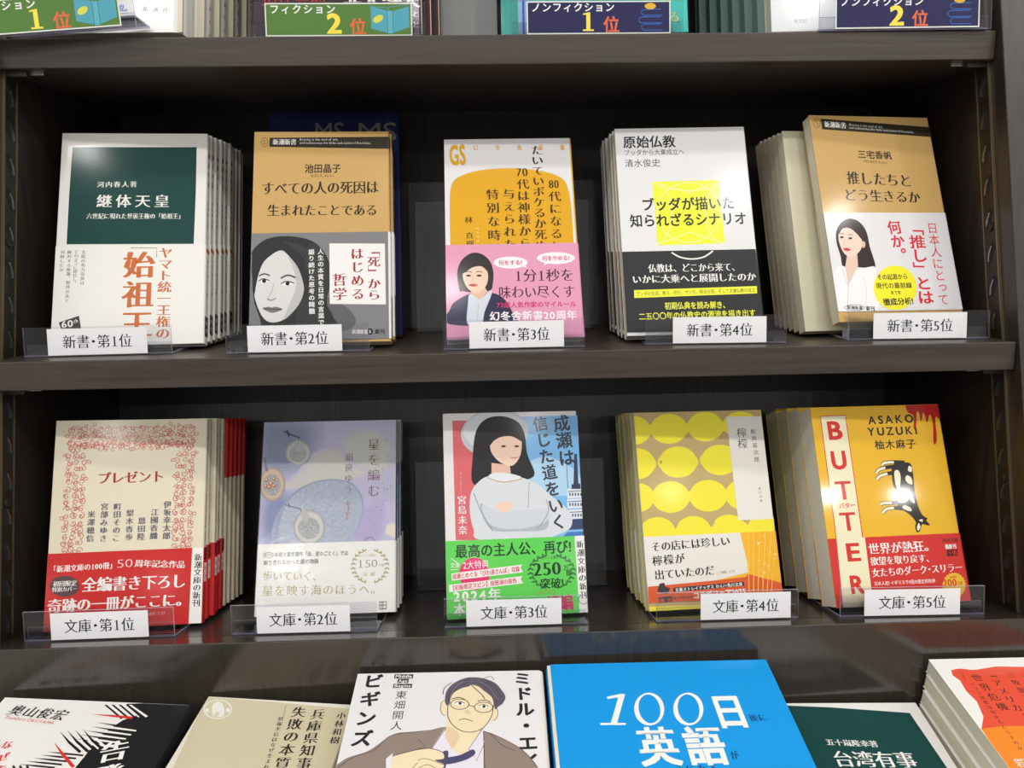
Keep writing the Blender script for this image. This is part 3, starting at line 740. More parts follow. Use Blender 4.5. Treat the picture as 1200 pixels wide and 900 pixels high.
def glitter():
    mt = pm('print_glitter', (0.6, 0.6, 0.6), 0.3); nt = mt.node_tree; b = nt.nodes['Principled BSDF']
    tc = node(nt, 'ShaderNodeTexCoord'); vo = node(nt, 'ShaderNodeTexVoronoi'); vo.inputs['Scale'].default_value = 1900
    cr = node(nt, 'ShaderNodeValToRGB'); cr.color_ramp.elements[0].color = alb((236, 236, 234)); cr.color_ramp.elements[1].color = alb((128, 130, 134)); cr.color_ramp.elements[1].position = 0.7
    nt.links.new(tc.outputs['Object'], vo.inputs['Vector']); nt.links.new(vo.outputs['Distance'], cr.inputs['Fac']); nt.links.new(cr.outputs['Color'], b.inputs['Base Color'])
    return mt
def stone():
    mt = pm('print_stone', (0.4, 0.4, 0.5), 0.25); nt = mt.node_tree; b = nt.nodes['Principled BSDF']
    tc = node(nt, 'ShaderNodeTexCoord'); nz = node(nt, 'ShaderNodeTexNoise'); nz.inputs['Scale'].default_value = 420; nz.inputs['Detail'].default_value = 4
    cr = node(nt, 'ShaderNodeValToRGB'); cr.color_ramp.elements[0].color = alb((158, 166, 188)); cr.color_ramp.elements[1].color = alb((182, 188, 204))
    cr.color_ramp.elements[0].position = 0.3; cr.color_ramp.elements[1].position = 0.7
    nt.links.new(tc.outputs['Object'], nz.inputs['Vector']); nt.links.new(nz.outputs['Fac'], cr.inputs['Fac']); nt.links.new(cr.outputs['Color'], b.inputs['Base Color'])
    return mt
def mixc(a, b, t): return tuple(a[i] + (b[i] - a[i]) * t for i in range(3))
def soft(s, pts, c0, c1, n=7, grow=0.22):
    """a blurred patch of the cover photograph: nested rings from c0 (outside) to c1"""
    cx = sum(p[0] for p in pts) / len(pts); cy = sum(p[1] for p in pts) / len(pts)
    for i in range(n):
        k = 1 + grow * (1 - 2 * i / (n - 1)); s.blob([(cx + (x - cx) * k, cy + (y - cy) * k) for x, y in pts], mixc(c0, c1, (i + 1) / n))
def b2_cover(s):
    s.at(250, 470, 4); base = (196, 192, 220)
    soft(s, [(230, 90), (420, 95), (480, 160), (430, 300), (260, 330), (210, 240)], base, (140, 148, 176), 7, 0.35)
    soft(s, [(600, 215), (660, 150), (760, 140), (840, 220), (800, 330), (680, 320)], base, (204, 204, 200), 6, 0.15)
    soft(s, [(400, 340), (480, 250), (580, 225), (640, 290), (720, 340), (640, 370), (560, 385), (440, 400), (300, 420)], base, (208, 206, 202), 6, 0.12)
    soft(s, [(780, 600), (830, 575), (862, 580), (862, 640), (820, 630)], base, (226, 220, 206), 4, 0.15)
    soft(s, [(240, 480), (330, 440), (380, 520), (330, 640), (240, 640)], base, (140, 148, 184), 6, 0.3)
    soft(s, [(640, 640), (700, 500), (790, 480), (800, 580), (760, 660)], base, (182, 174, 208), 4, 0.2)
    for k in range(5): s.blob([(300 - 6 * (4 - k) , 600), (340, 470), (430, 395), (540, 366), (640, 380), (690, 430 + k), (704, 500), (684, 580), (630, 660), (560, 700), (320, 700)], mixc((168, 172, 200), (156, 164, 188), k / 4))
    s.blob([(306, 610), (346, 478), (434, 402), (542, 373), (636, 386), (684, 436), (696, 500), (676, 578), (622, 660), (540, 700), (330, 700)], stone())
    s.blob([(684, 436), (700, 500), (680, 580), (640, 650), (664, 560), (672, 480)], (176, 184, 206))
    gl = glitter()
    for cx, cy, rx, ry, c in ((398, 244, 58, 56, (196, 198, 196)), (276, 390, 58, 76, (214, 190, 164)), (450, 592, 72, 78, (208, 206, 202))):
        for k in range(4): s.ell(cx, cy, rx * (1.06 - 0.06 * k), ry * (1.06 - 0.06 * k), mixc((150, 150, 160), c, (k + 1) / 4))
        s.ell(cx - 2, cy + 4, rx * 0.72, ry * 0.66, gl)
    for cx, cy, r_ in ((250, 372, 9), (270, 388, 10), (286, 366, 8), (262, 405, 9), (284, 398, 9), (246, 400, 8)): s.ell(cx, cy, r_, r_, (190, 130, 96)); s.ell(cx - 2, cy - 3, r_ * .45, r_ * .45, (240, 220, 206))
    s.blob([(378, 210), (398, 176), (414, 196), (430, 214), (420, 240), (388, 236)], (180, 184, 188)); s.line([(330, 142), (370, 160), (404, 172), (398, 186)], 6, (70, 78, 96)); s.line([(345, 138), (356, 165)], 9, (66, 76, 96))
    s.blob([(418, 560), (408, 520), (420, 500), (450, 540), (440, 560)], (188, 186, 184)); s.line([(335, 486), (410, 506), (412, 520)], 4, (110, 108, 114)); s.line([(352, 478), (358, 500)], 5, (110, 108, 114))
    s.line([(240, 262), (246, 300), (252, 330)], 10, (130, 132, 150), True)
    B = (132, 80, 78)
    s.vtext('星を編む', (752, 168), (752, 456), 60, B, 'ml'); s.vtext('凪良ゆう', (638, 238), (632, 438), 41, (104, 88, 104), 'ml')
    s.line([(628, 466), (634, 500), (626, 540), (630, 560)], 3, (176, 128, 128), True); s.line([(616, 478), (634, 490), (642, 474)], 2.5, (176, 128, 128), True); s.line([(616, 520), (632, 530), (640, 518)], 2.5, (176, 128, 128), True)
    s.line([(702, 672), (716, 646), (744, 640), (764, 668)], 2.5, (120, 110, 124), True)
    rnd = random.Random(3)
    for _ in range(26): s.ell(770 + rnd.uniform(-40, 60), 400 + rnd.gauss(-40, 120), rnd.uniform(1.2, 2.6), 2, (104, 92, 110), n=8, up=1)
def laurel(s, cx, cy, rx, ry, c, sz):
    for sd in (-1, 1):
        for k in range(10):
            a = R(70 - k * 15.5); x, y = cx + sd * rx * math.cos(a), cy + ry * math.sin(a)
            for io in (-1, 1):
                s.ell(x + sd * io * sz * .55, y - sz * .2, sz, sz * .42, c, rot=(-60 + 14 * k + io * 38) * sd, n=10, up=1)
def b2_band(s):
    s.at(250, 470, 4); g, G = (112, 110, 112), (186, 172, 128)
    s.ring(258, 722, 25, 12, 2, g); s.text('第20回', (238, 722), (280, 721), 15, g, 'g'); s.text('本屋大賞受賞作『汝、星のごとく』では', (286, 720), (632, 712), 24, g, 'gb'); s.text('語りきれなかった愛の物語', (234, 758), (494, 750), 24, g, 'gb')
    s.text('歩いていく、', (230, 818), (512, 822), 50, G, 'm'); s.text('星を映す海のほうへ。', (228, 890), (790, 880), 54, G, 'm')
    laurel(s, 735, 775, 80, 78, G, 9); s.text('シリーズ累計', (684, 724), (764, 722), 15, G, 'g'); s.text('150', (672, 764), (772, 760), 52, (150, 146, 140), 'ml', fit=True); s.text('万部', (776, 770), (800, 769), 16, (150, 146, 140), 'g'); s.text('突破', (700, 812), (760, 810), 24, G, 'm')
    s.poly([(778, 940), (812, 938), (812, 975), (778, 978)], (90, 88, 86)); s.poly([(781, 944), (794, 943), (794, 972), (781, 974)], WHT); s.poly([(797, 942), (809, 941), (809, 971), (797, 972)], WHT); s.line([(788, 944), (788, 972)], 3, (90, 88, 86)); s.line([(781, 958), (809, 956)], 3, (90, 88, 86))
def b2_spine(s, band):
    if band: pass
    else: s.bar(54, 116, (30, 96, 168)); s.col('星を編む', 108, 72, 5, (210, 220, 236))

def b3_cover(s):
    s.at(480, 460, 4)
    s.poly([(200, 132), (420, 130), (420, 692), (216, 692)], (216, 106, 112))
    s.poly([(560, 112), (790, 108), (830, 690), (400, 692), (420, 120)], (128, 184, 230)); s.blob([(560, 330), (640, 300), (720, 330), (790, 380), (800, 470), (640, 480), (540, 420)], (176, 210, 236))
    # a plain lake steamer on the water
    s.poly([(740, 655), (822, 650), (828, 690), (700, 692)], (70, 120, 190)); s.poly([(716, 598), (820, 590), (818, 640), (730, 645)], (60, 74, 110))
    for y in (452, 500, 550): s.poly([(738, y), (815, y - 4), (818, y + 40), (740, y + 44)], (224, 226, 230)); s.line([(742, y + 12), (815, y + 8)], 4, (96, 110, 140)); [s.poly([(748 + 13 * k, y + 18), (755 + 13 * k, y + 18), (755 + 13 * k, y + 32), (748 + 13 * k, y + 32)], (84, 98, 130), up=1) for k in range(5)]
    s.poly([(772, 288), (784, 288), (792, 440), (768, 440)], (62, 66, 84)); s.line([(736, 340), (742, 450)], 3, (90, 96, 110)); s.poly([(760, 430), (800, 426), (802, 452), (758, 452)], (62, 66, 84))
    # a plain stand-in figure: long dark hair, pale jumper, pale disc behind
    W1, W2, HR = (214, 218, 222), (176, 184, 194), (48, 46, 50)
    s.ell(398, 190, 158, 112, (196, 202, 210), rot=-6); s.ell(392, 176, 140, 88, (214, 218, 222), rot=-6)
    s.blob([(300, 430), (296, 300), (312, 180), (362, 122), (440, 112), (510, 140), (540, 200), (552, 290), (586, 380), (540, 410), (420, 420)], HR)
    s.poly([(384, 330), (470, 340), (474, 380), (440, 400), (384, 390)], (226, 186, 166))
    s.blob([(378, 260), (384, 200), (420, 180), (480, 180), (520, 200), (524, 270), (506, 320), (474, 344), (430, 330), (396, 300)], (240, 206, 186))
    s.blob([(372, 250), (386, 180), (440, 150), (510, 176), (532, 230), (480, 206), (430, 208), (396, 226)], HR)
    for cx in (440, 502): s.ell(cx, 252, 11, 5, (60, 50, 50))
    s.line([(474, 304), (492, 307), (508, 302)], 4, (196, 110, 104), True)
    s.blob([(282, 560), (288, 470), (324, 418), (372, 392), (440, 404), (520, 398), (600, 430), (660, 480), (750, 560), (756, 630), (690, 668), (600, 690), (330, 690), (300, 640)], W1)
    s.blob([(370, 392), (400, 376), (470, 380), (524, 398), (470, 416), (400, 412)], (226, 228, 232)); s.line([(366, 400), (440, 420), (528, 404)], 4, (190, 160, 90), True)
    s.blob([(330, 520), (420, 570), (560, 560), (640, 570), (640, 640), (520, 650), (380, 640)], W2, up=None); s.blob([(340, 530), (430, 560), (560, 548), (650, 552), (630, 610), (500, 640), (380, 620)], (206, 211, 217))
    s.blob([(400, 530), (440, 512), (480, 520), (470, 552), (430, 560)], (240, 206, 186)); s.line([(300, 470), (336, 560), (390, 650)], 4, (140, 148, 160), True); s.line([(560, 420), (556, 540)], 3, (150, 158, 170)); s.line([(640, 500), (650, 560), (600, 640)], 4, (150, 158, 170), True)
    D = (62, 66, 74)
    s.vtext('成瀬は', (706, 104), (742, 345), 78, D, 'gb'); s.vtext('信じた道をいく', (606, 108), (706, 645), 72, D, 'gb')
    s.vtext('宮島未奈', (244, 480), (250, 668), 43, WHT, 'mb'); s.vtext('Miyajima Mina', (242, 376), (243, 470), 9, WHT, 'g')
def b3_band(s):
    D, RD = (36, 62, 44), (206, 44, 96); s.at(480, 600, 4)
    s.poly([(772, 95), (850, 95), (852, 520), (800, 520)], WHT); s.vtext('新潮文庫の新刊', (797, 132), (818, 408), 36, BLK, 'mb'); s.ring(815, 410, 22, 22, 3, (90, 90, 90))
    s.text('最高の主人公、再び!', (212, 186), (760, 160), 66, D, 'gb')
    s.ell(304, 290, 72, 76, (222, 52, 112)); s.text('文庫', (190, 250), (236, 248), 27, WHT, 'g'); s.text('2大特典', (250, 250), (372, 242), 42, WHT, 'g')
    s.line([(194, 218), (222, 236)], 3, WHT); s.line([(194, 272), (226, 268)], 3, WHT)
    s.poly([(196, 288), (528, 246), (520, 262), (532, 282), (198, 322)], (240, 232, 228)); s.text('成瀬とめぐる「びわ湖さんぽ」収録', (200, 304), (516, 266), 27, RD, 'gb')
    s.poly([(184, 342), (530, 300), (520, 314), (532, 334), (186, 376)], (240, 232, 228)); s.text('【初版限定スピン】琵琶湖の桜色', (190, 358), (502, 320), 26, RD, 'gb')
    s.text('シリーズ累計', (616, 216), (700, 211), 16, D, 'g'); s.text('250', (578, 270), (714, 262), 88, D, 'mb', fit=True); s.text('万', (720, 262), (746, 260), 27, D, 'gb'); s.text('部', (732, 286), (762, 284), 30, D, 'gb'); s.text('突破!', (612, 336), (724, 330), 52, D, 'gb')
    laurel(s, 666, 280, 100, 78, (62, 120, 66), 11)
    s.text('2024年', (206, 396), (428, 384), 62, WHT, 'gx'); s.text('本屋大賞', (206, 460), (430, 448), 62, WHT, 'gx'); s.text('続編', (640, 430), (768, 420), 78, (200, 40, 100), 'gx')
    s.line([(606, 388), (614, 366), (630, 384), (644, 364), (658, 382), (674, 362), (684, 384)], 3, RD)

def lemon(s, cx, cy, rx, ry, tip=1.10):
    pts = []
    for i in range(96):
        a = 2 * math.pi * i / 96; c, sn = math.cos(a), math.sin(a)
        k = 1 + (tip - 1) * max(0, abs(c) - 0.93) / 0.07
        pts.append((cx + rx * 1.03 * c * k, cy + ry * 1.03 * (abs(sn) ** 0.92) * (1 if sn > 0 else -1)))
    s.poly(pts, (240, 226, 62))
def b4_cover(s):
    s.at(680, 460, 4); s.lay += 1
    for cx, cy, rx, ry in ((245, 178, 82, 66), (415, 170, 82, 68), (586, 160, 80, 67), (752, 152, 78, 60), (270, 334, 76, 70), (458, 326, 84, 71), (655, 316, 84, 69), (268, 492, 76, 66), (424, 490, 84, 72), (600, 484, 84, 72), (772, 478, 88, 72), (838, 640, 60, 62)): lemon(s, cx, cy, rx, ry)
    for x in (332, 500, 669): s.poly([(x - 14, 164), (x, 158), (x + 14, 160), (x + 14, 184), (x, 180), (x - 14, 184)], (240, 226, 62))
    for x in (345, 512, 686): s.poly([(x - 12, 478), (x, 466), (x + 12, 476), (x + 12, 500), (x, 504), (x - 12, 502)], (240, 226, 62))
    for cx, cy in ((362, 660), (530, 655), (696, 648), (850, 642)): s.ell(cx, cy, 86, 76, (240, 226, 62))
    s.poly([(280, 645), (920, 615), (930, 720), (290, 720)], (240, 226, 62))
    s.poly([(430, 612), (446, 640), (462, 612)], (190, 166, 112)); s.poly([(602, 606), (616, 632), (632, 604)], (190, 166, 112)); s.poly([(768, 594), (784, 622), (800, 592)], (190, 166, 112))
    s.ell(378, 326, 5, 8, (176, 156, 40)); s.ell(1148 / 4, 0, 1, 1, (176, 156, 40), n=4)
    s.lay += 1
    s.poly([(684, 114), (848, 111), (904, 592), (740, 599)], (230, 226, 218))
    s.vtext('檸檬', (754, 162), (763, 266), 47, (84, 80, 76), 'm'); s.vtext('梶井基次郎', (808, 166), (829, 330), 26, (92, 88, 84), 'm'); s.vtext('角川文庫', (839, 440), (850, 516), 13, (92, 88, 84), 'm')
    s.at(700, 580, 5); s.poly([(300, 655), (1120, 630), (1120, 740), (300, 740)], (240, 226, 62))
def b4_band(s):
    s.at(700, 580, 5); K = (50, 46, 44)
    s.poly([(830, 190), (1060, 170), (1110, 680), (900, 690), (880, 400)], (240, 178, 50))
    s.poly([(296, 538), (700, 500), (880, 462), (1100, 520), (1110, 700), (300, 700)], (216, 92, 52)); s.poly([(700, 500), (890, 452), (870, 480)], (240, 178, 50))
    rnd = random.Random(8)
    for _ in range(12): s.ell(1000 + rnd.uniform(-60, 50), 250 + rnd.uniform(-40, 240), rnd.uniform(3, 9), rnd.uniform(3, 9), (250, 226, 160), n=8, up=1)
    for k in range(6): s.line([(900 + 26 * k, 700), (880 + 34 * k, 190)], 5, (246, 196, 84))
    s.text('その店には珍しい', (314, 306), (778, 268), 64, K, 'mb'); s.text('檸檬が', (322, 388), (512, 370), 64, K, 'mb'); s.text('出ていたのだ', (334, 470), (686, 440), 64, K, 'mb'); s.text('(「檸檬」より)', (704, 458), (806, 444), 19, (120, 116, 112), 'm')
    s.poly([(350, 568), (364, 520), (392, 514), (400, 540), (428, 545), (410, 580), (380, 576)], (66, 58, 58)); s.poly([(360, 600), (440, 592), (442, 640), (366, 645)], (66, 58, 58)); s.text('角川', (366, 622), (438, 616), 32, (216, 92, 52), 'gb')
    s.poly([(444, 544), (858, 508), (862, 532), (447, 570)], (60, 52, 52)); s.text('文豪ストレイドッグス わん!×角川文庫', (456, 557), (850, 522), 23, WHT, 'gb')
    s.text('コラボフェア2025', (560, 590), (870, 562), 44, WHT, 'gx')
    s.text('角川文庫の名作', (446, 606), (560, 596), 18, (90, 60, 50), 'gb')

def b5_cover(s):
    s.at(900, 460, 4); CRM, RD = (234, 226, 190), (208, 50, 44)
    s.poly([(243, 110), (364, 105), (492, 1000), (360, 1000)], RD); s.poly([(247, 113), (361, 109), (487, 1000), (364, 1000)], CRM)
    for ch, x, y in (('B', 315, 177), ('U', 334, 316), ('T', 359, 458), ('T', 380, 604)):
        s.text(ch, (x - 40, y + 2), (x + 40, y - 2), 118, RD, 'gx', fit=True)
    s.text('バター', (332, 532), (410, 527), 30, RD, 'gb')
    K = (44, 40, 34)
    s.text('ASAKO', (470, 130), (684, 121), 52, K, 'gx'); s.text('YUZUKI', (468, 184), (700, 176), 52, K, 'gx'); s.text('柚木麻子', (500, 246), (692, 239), 47, K, 'gb')
    s.poly(smooth([(648, 56), (720, 50), (802, 50), (806, 110), (798, 124), (790, 112), (784, 130), (790, 190), (791, 226), (783, 243), (775, 230), (774, 160), (765, 112), (755, 106), (750, 132), (742, 138), (737, 112), (726, 94), (722, 126), (715, 132), (709, 98), (697, 92), (695, 150), (688, 176), (683, 158), (682, 110), (660, 96), (651, 84)], True, 3), (186, 26, 26))
    Wh, B = (240, 232, 206), (38, 34, 32)
    for pts in ([(600, 345), (550, 352), (520, 362), (508, 378)], [(610, 375), (560, 380), (524, 392), (510, 408)], [(640, 328), (590, 326), (548, 330), (534, 340)], [(625, 512), (580, 518), (545, 518), (526, 524)], [(640, 545), (590, 540), (556, 546), (536, 564)]):
        s.line(pts, 17, B, True); s.line(pts[1:], 11, Wh, True)
    s.blob([(585, 340), (630, 328), (668, 334), (680, 380), (686, 450), (700, 520), (722, 572), (748, 590), (742, 600), (760, 622), (738, 620), (722, 618), (712, 648), (698, 654), (690, 630), (692, 606), (666, 574), (628, 548), (606, 530), (602, 480), (586, 430), (580, 380)], B)
    for pts in ([(592, 372), (612, 366), (622, 400), (614, 452), (598, 430)], [(600, 470), (636, 486), (656, 500), (640, 516), (612, 512)], [(650, 388), (672, 400), (676, 430), (656, 424), (644, 408)], [(640, 528), (668, 540), (672, 556), (650, 552), (630, 540)], [(698, 632), (706, 612), (714, 630), (704, 648)], [(708, 598), (724, 594), (722, 608)], [(660, 344), (674, 352), (672, 372), (656, 366)], [(664, 470), (684, 500), (688, 520), (668, 505)]): s.blob(pts, Wh)
    s.ell(716, 606, 4, 4, B, n=10)
def b5_band(s):
    s.at(900, 580, 4); CRM, RD = (234, 226, 190), (208, 50, 44)
    s.poly([(318, 170), (449, 160), (500, 560), (356, 560)], CRM)
    for ch, x, y in (('E', 401, 268), ('R', 420, 420)): s.text(ch, (x - 39, y + 2), (x + 39, y - 2), 118, RD, 'gx', fit=True)
    s.text('世界が熱狂。', (470, 254), (782, 236), 58, WHT, 'mb'); s.text('欲望を取り戻す、', (480, 312), (776, 294), 44, WHT, 'mb'); s.text('女たちのダーク・スリラー', (487, 366), (912, 338), 46, WHT, 'mb'); s.text('日本人初! イギリスで4冠の歴史的快挙', (498, 416), (785, 402), 21, (250, 220, 214), 'gb')
    s.text('河出文庫', (814, 214), (892, 210), 23, (70, 24, 24), 'mb'); s.text('最新刊', (830, 243), (882, 240), 23, WHT, 'gx'); s.poly([(838, 258), (888, 255), (889, 285), (839, 287)], (70, 24, 24)); s.text('千冊', (844, 272), (884, 270), 24, RD, 'mb')
    pts = []
    for i in range(48):
        a = 2 * math.pi * i / 48; r_ = 56 if i % 2 else 51; pts.append((872 + r_ * math.cos(a), 424 + r_ * 1.1 * math.sin(a)))
    s.poly(pts, (232, 186, 50)); s.text('世界累計', (850, 386), (886, 384), 12, RD, 'gb'); s.text('200', (820, 414), (886, 410), 48, RD, 'gb', fit=True); s.text('万部', (888, 414), (912, 412), 18, RD, 'gb')

# ------------------------------------------------------------------ artwork of the books lying on the ledge
def l1_cover(s):
    K, RD = (30, 30, 32), (214, 52, 48); s.at(0, 740, 5)
    s.poly([(738, 424), (1500, 400), (1500, 1500), (300, 1500), (440, 800), (505, 720), (560, 640), (640, 570), (720, 520), (812, 488)], K)
    for k in range(5):
        y = 532 + 24 * k; x = 560 - 30 * k; s.poly([(x, y), (x + 120, y + 14), (x + 250, y + 34), (x + 246, y + 42), (x + 110, y + 22)], K); s.poly([(x + 90, y + 24), (x + 240, y + 46), (x + 236, y + 54), (x + 84, y + 36)], WHT)
    for k in range(4):
        x = 610 + 42 * k; s.poly([(x, 430), (x + 16, 430), (x + 110, 508), (x + 98, 514)], K); s.poly([(x + 18, 430), (x + 34, 430), (x + 130, 496), (x + 118, 504)], WHT)
    for k in range(4):
        x, y = 350 + 45 * k, 584 - 4 * k; s.poly([(x, y), (x + 60, y + 60), (x + 128, y + 118), (x + 114, y + 130), (x + 50, y + 72)], K); s.poly([(x + 66, y + 58), (x + 134, y + 116), (x + 142, y + 106), (x + 84, y + 52)], WHT)
    for k in range(5):
        x, y = 280 - 42 * k, 706 + 18 * k; s.poly([(x, y), (x + 110, y + 6), (x + 210, y + 16), (x + 206, y + 26), (x + 100, y + 16)], K); s.poly([(x + 120, y + 18), (x + 215, y + 28), (x + 211, y + 36), (x + 110, y + 28)], WHT)
    for k in range(3): x = 70 + 40 * k; s.poly([(x, 790), (x + 12, 784), (x + 70, 880), (x + 56, 884)], K)
    s.poly([(540, 486), (660, 490), (782, 500), (770, 514), (650, 500)], RD); s.poly([(316, 650), (380, 720), (440, 790), (420, 800), (360, 726)], RD)
    s.text('奥山俊宏', (60, 458), (388, 494), 66, K, 'mb', shear=0.12); s.text('Toshihiro OKUYAMA', (28, 502), (316, 538), 26, RD, 'gl', shear=0.15, fit=True)
    s.vtext('なぜ告発は', (52, 630), (-60, 1010), 66, RD, 'mb'); s.vtext('見過ごされ', (-20, 630), (-130, 1010), 66, RD, 'mb')
    s.vtext('告発と', (690, 632), (560, 1080), 160, WHT, 'mx')
def l2_cover(s):
    s.at(200, 740, 5); K = (44, 40, 36)
    s.poly([(212, 382), (620, 414), (1200, 468), (960, 1200), (-180, 1200)], (206, 196, 166))
    s.ring(276, 456, 80, 54, 7, (232, 230, 222)); s.blob([(246, 430), (282, 410), (310, 436), (312, 490), (280, 502), (246, 492)], (232, 230, 222)); s.ell(214, 462, 12, 13, (232, 230, 222)); s.ell(336, 462, 12, 13, (232, 230, 222)); s.text('新', (256, 486), (286, 488), 34, (206, 196, 166), 'gb')
    s.vtext('兵庫県知事', (872, 452), (770, 812), 84, K, 'mb'); s.vtext('失敗の本質', (762, 438), (644, 812), 86, K, 'mb'); s.vtext('小林和樹', (1006, 470), (955, 662), 54, K, 'mb'); s.vtext('情報不信はなぜ生まれたか', (650, 498), (535, 880), 32, K, 'mb'); s.line([(676, 432), (662, 496)], 3, (120, 110, 96))
def l3_cover(s):
    s.at(380, 740, 4.2857); K = (44, 42, 44)
    s.vtext('ミドル・エイジ', (992, 200), (1042, 800), 92, K, 'gx'); s.vtext('ビギンズ', (256, 206), (178, 590), 98, K, 'gx')
    for t_, x0, x1, y in (('Middle', 352, 448, 225), ('Age', 368, 425, 248), ('Begins', 347, 442, 273)):
        s.poly([(x0 + 2, y - 10), (x1, y - 10), (x1 - 3, y + 11), (x0 - 2, y + 11)], K); s.text(t_, (x0 + 5, y), (x1 - 6, y), 21, WHT, 'gb', fit=True)
    s.vtext('東畑開人', (390, 294), (358, 500), 58, K, 'g')
    SK, SH, BR, LN, HR = (240, 222, 186), (230, 202, 168), (148, 132, 122), (86, 74, 68), (98, 92, 104)
    s.blob([(40, 760), (90, 650), (220, 600), (340, 520), (420, 505), (520, 500), (610, 480), (800, 500), (900, 540), (1000, 600), (1070, 680), (1110, 800), (600, 900)], BR)
    s.line([(60, 690), (150, 630), (250, 596), (330, 526), (440, 506), (560, 494)], 4, LN, True); s.line([(800, 500), (900, 540), (1000, 600), (1070, 680)], 4, LN, True)
    s.poly([(540, 590), (618, 484), (800, 490), (800, 800), (560, 800)], (230, 226, 236))
    s.poly([(620, 430), (790, 440), (800, 520), (700, 640), (640, 590), (606, 520)], SK); s.blob([(622, 480), (680, 520), (640, 590), (610, 540)], SH)
    s.poly([(606, 486), (540, 586), (590, 620), (640, 590), (606, 530)], (230, 226, 236)); s.poly([(796, 490), (720, 586), (760, 650), (806, 560)], (230, 226, 236))
    s.line([(612, 484), (540, 590), (636, 640)], 3, LN); s.line([(796, 486), (726, 590), (764, 650), (806, 560)], 3, LN); s.line([(800, 500), (806, 700)], 4, LN); s.line([(470, 540), (510, 580), (440, 600)], 3, LN); s.line([(830, 510), (890, 570), (960, 600)], 3, LN)
    s.ell(606, 384, 24, 40, SK); s.ring(606, 384, 22, 38, 3, LN, 90, 280); s.ell(848, 410, 26, 38, SK); s.ring(848, 410, 24, 36, 3, LN, -80, 90)
    s.blob([(620, 350), (650, 300), (740, 270), (820, 300), (850, 370), (836, 440), (790, 490), (720, 506), (660, 480), (626, 430)], SK); s.line([(622, 360), (622, 430), (656, 480), (716, 506), (790, 490), (838, 430), (850, 370)], 4, LN, True)
    s.blob([(606, 352), (612, 306), (640, 268), (690, 240), (740, 230), (800, 236), (856, 258), (892, 296), (910, 330), (896, 362), (874, 378), (860, 392), (852, 372), (846, 340), (828, 318), (806, 302), (776, 278), (742, 268), (726, 276), (690, 286), (654, 306), (636, 332), (628, 366), (616, 372)], HR)
    s.line([(596, 318), (604, 284), (640, 256)], 4, (70, 66, 76), True); s.line([(800, 236), (836, 226), (852, 244)], 3, (70, 66, 76), True)
    for q_ in ([(738, 240), (690, 256), (640, 300), (622, 348)], [(736, 252), (690, 270), (652, 300)], [(750, 240), (810, 262), (852, 304), (866, 370)], [(756, 252), (806, 278), (842, 316)], [(790, 240), (850, 274), (886, 330)]): s.line(q_, 3, (66, 60, 74), True)
    s.line([(738, 268), (760, 290), (792, 318), (806, 340)], 5, HR, True); s.line([(770, 246), (830, 282), (868, 340)], 2.5, (140, 134, 146), True); s.line([(700, 250), (656, 284), (630, 330)], 2.5, (140, 134, 146), True)
    for cx, cy in ((680, 366), (800, 382)): s.ring(cx, cy, 46, 26, 4, LN); s.blob([(cx - 22, cy - 6), (cx, cy - 13), (cx + 22, cy - 4), (cx, cy + 6)], (250, 246, 238)); s.ell(cx + 2, cy - 4, 8, 7, (70, 60, 58)); s.line([(cx - 24, cy - 8), (cx, cy - 14), (cx + 24, cy - 5)], 4, (70, 60, 58), True)
    s.line([(640, 340), (676, 332), (706, 342)], 5, (80, 70, 72), True); s.line([(770, 350), (810, 346), (836, 358)], 5, (80, 70, 72), True); s.line([(726, 372), (754, 378)], 4, LN); s.line([(626, 350), (634, 358)], 4, LN)
    s.blob([(702, 402), (722, 396), (738, 410), (718, 416)], SH); s.line([(676, 446), (704, 440), (746, 452)], 4, (110, 80, 70), True); s.line([(700, 462), (722, 464)], 3, SH)
    s.blob([(600, 640), (680, 622), (745, 594), (756, 618), (700, 650), (610, 668)], (80, 78, 110)); s.blob([(480, 800), (560, 640), (620, 600), (610, 680), (560, 780)], (80, 78, 110))
    s.poly([(310, 640), (344, 612), (352, 760), (310, 790)], (230, 226, 236)); s.blob([(340, 640), (400, 612), (520, 590), (590, 606), (600, 640), (560, 650), (600, 668), (590, 690), (540, 700), (470, 740), (350, 760)], SK)
    s.line([(342, 628), (420, 606), (520, 588), (594, 608), (602, 640), (556, 648)], 4, LN, True); s.line([(470, 650), (510, 640), (600, 670)], 3, LN, True); s.line([(470, 690), (520, 670), (580, 700)], 3, LN, True); s.line([(440, 690), (470, 660)], 3, LN)
def l4_cover(s):
    s.at(620, 740, 3.75); W, BL, NV = (240, 240, 236), (24, 152, 228), (18, 60, 110)
    s.lay += 1
    for cx, dx in ((528, 0), (700, 0)):
        s.ell(cx, 341, 66, 72, W, rot=-6); s.ell(cx + 1, 340, 47, 64, BL, rot=-14)
    s.poly([(396, 276), (422, 275), (386, 406), (358, 406)], W); s.poly([(342, 287), (404, 274), (418, 275), (416, 286), (344, 297)], W); s.poly([(314, 402), (425, 402), (425, 411), (313, 411)], W)
    s.text('日', (800, 350), (958, 346), 150, W, 'gx', fit=True); s.text('後に', (966, 380), (1046, 376), 34, NV, 'mb')
    s.text('英', (478, 505), (656, 500), 168, W, 'gx', fit=True); s.text('語', (682, 503), (862, 498), 168, W, 'gx', fit=True); s.text('が', (884, 546), (920, 542), 42, NV, 'mb')
    s.text('うになる', (640, 604), (830, 600), 34, NV, 'mb')
def l5_cover(s):
    s.at(900, 740, 4); s.poly([(-140, 338), (300, 356), (664, 382), (840, 640), (920, 780), (-140, 780)], (24, 70, 68))
    s.text('五十嵐隆幸著', (270, 518), (514, 528), 33, WHT, 'mb'); s.text('台湾有事', (304, 596), (692, 602), 80, WHT, 'mb')
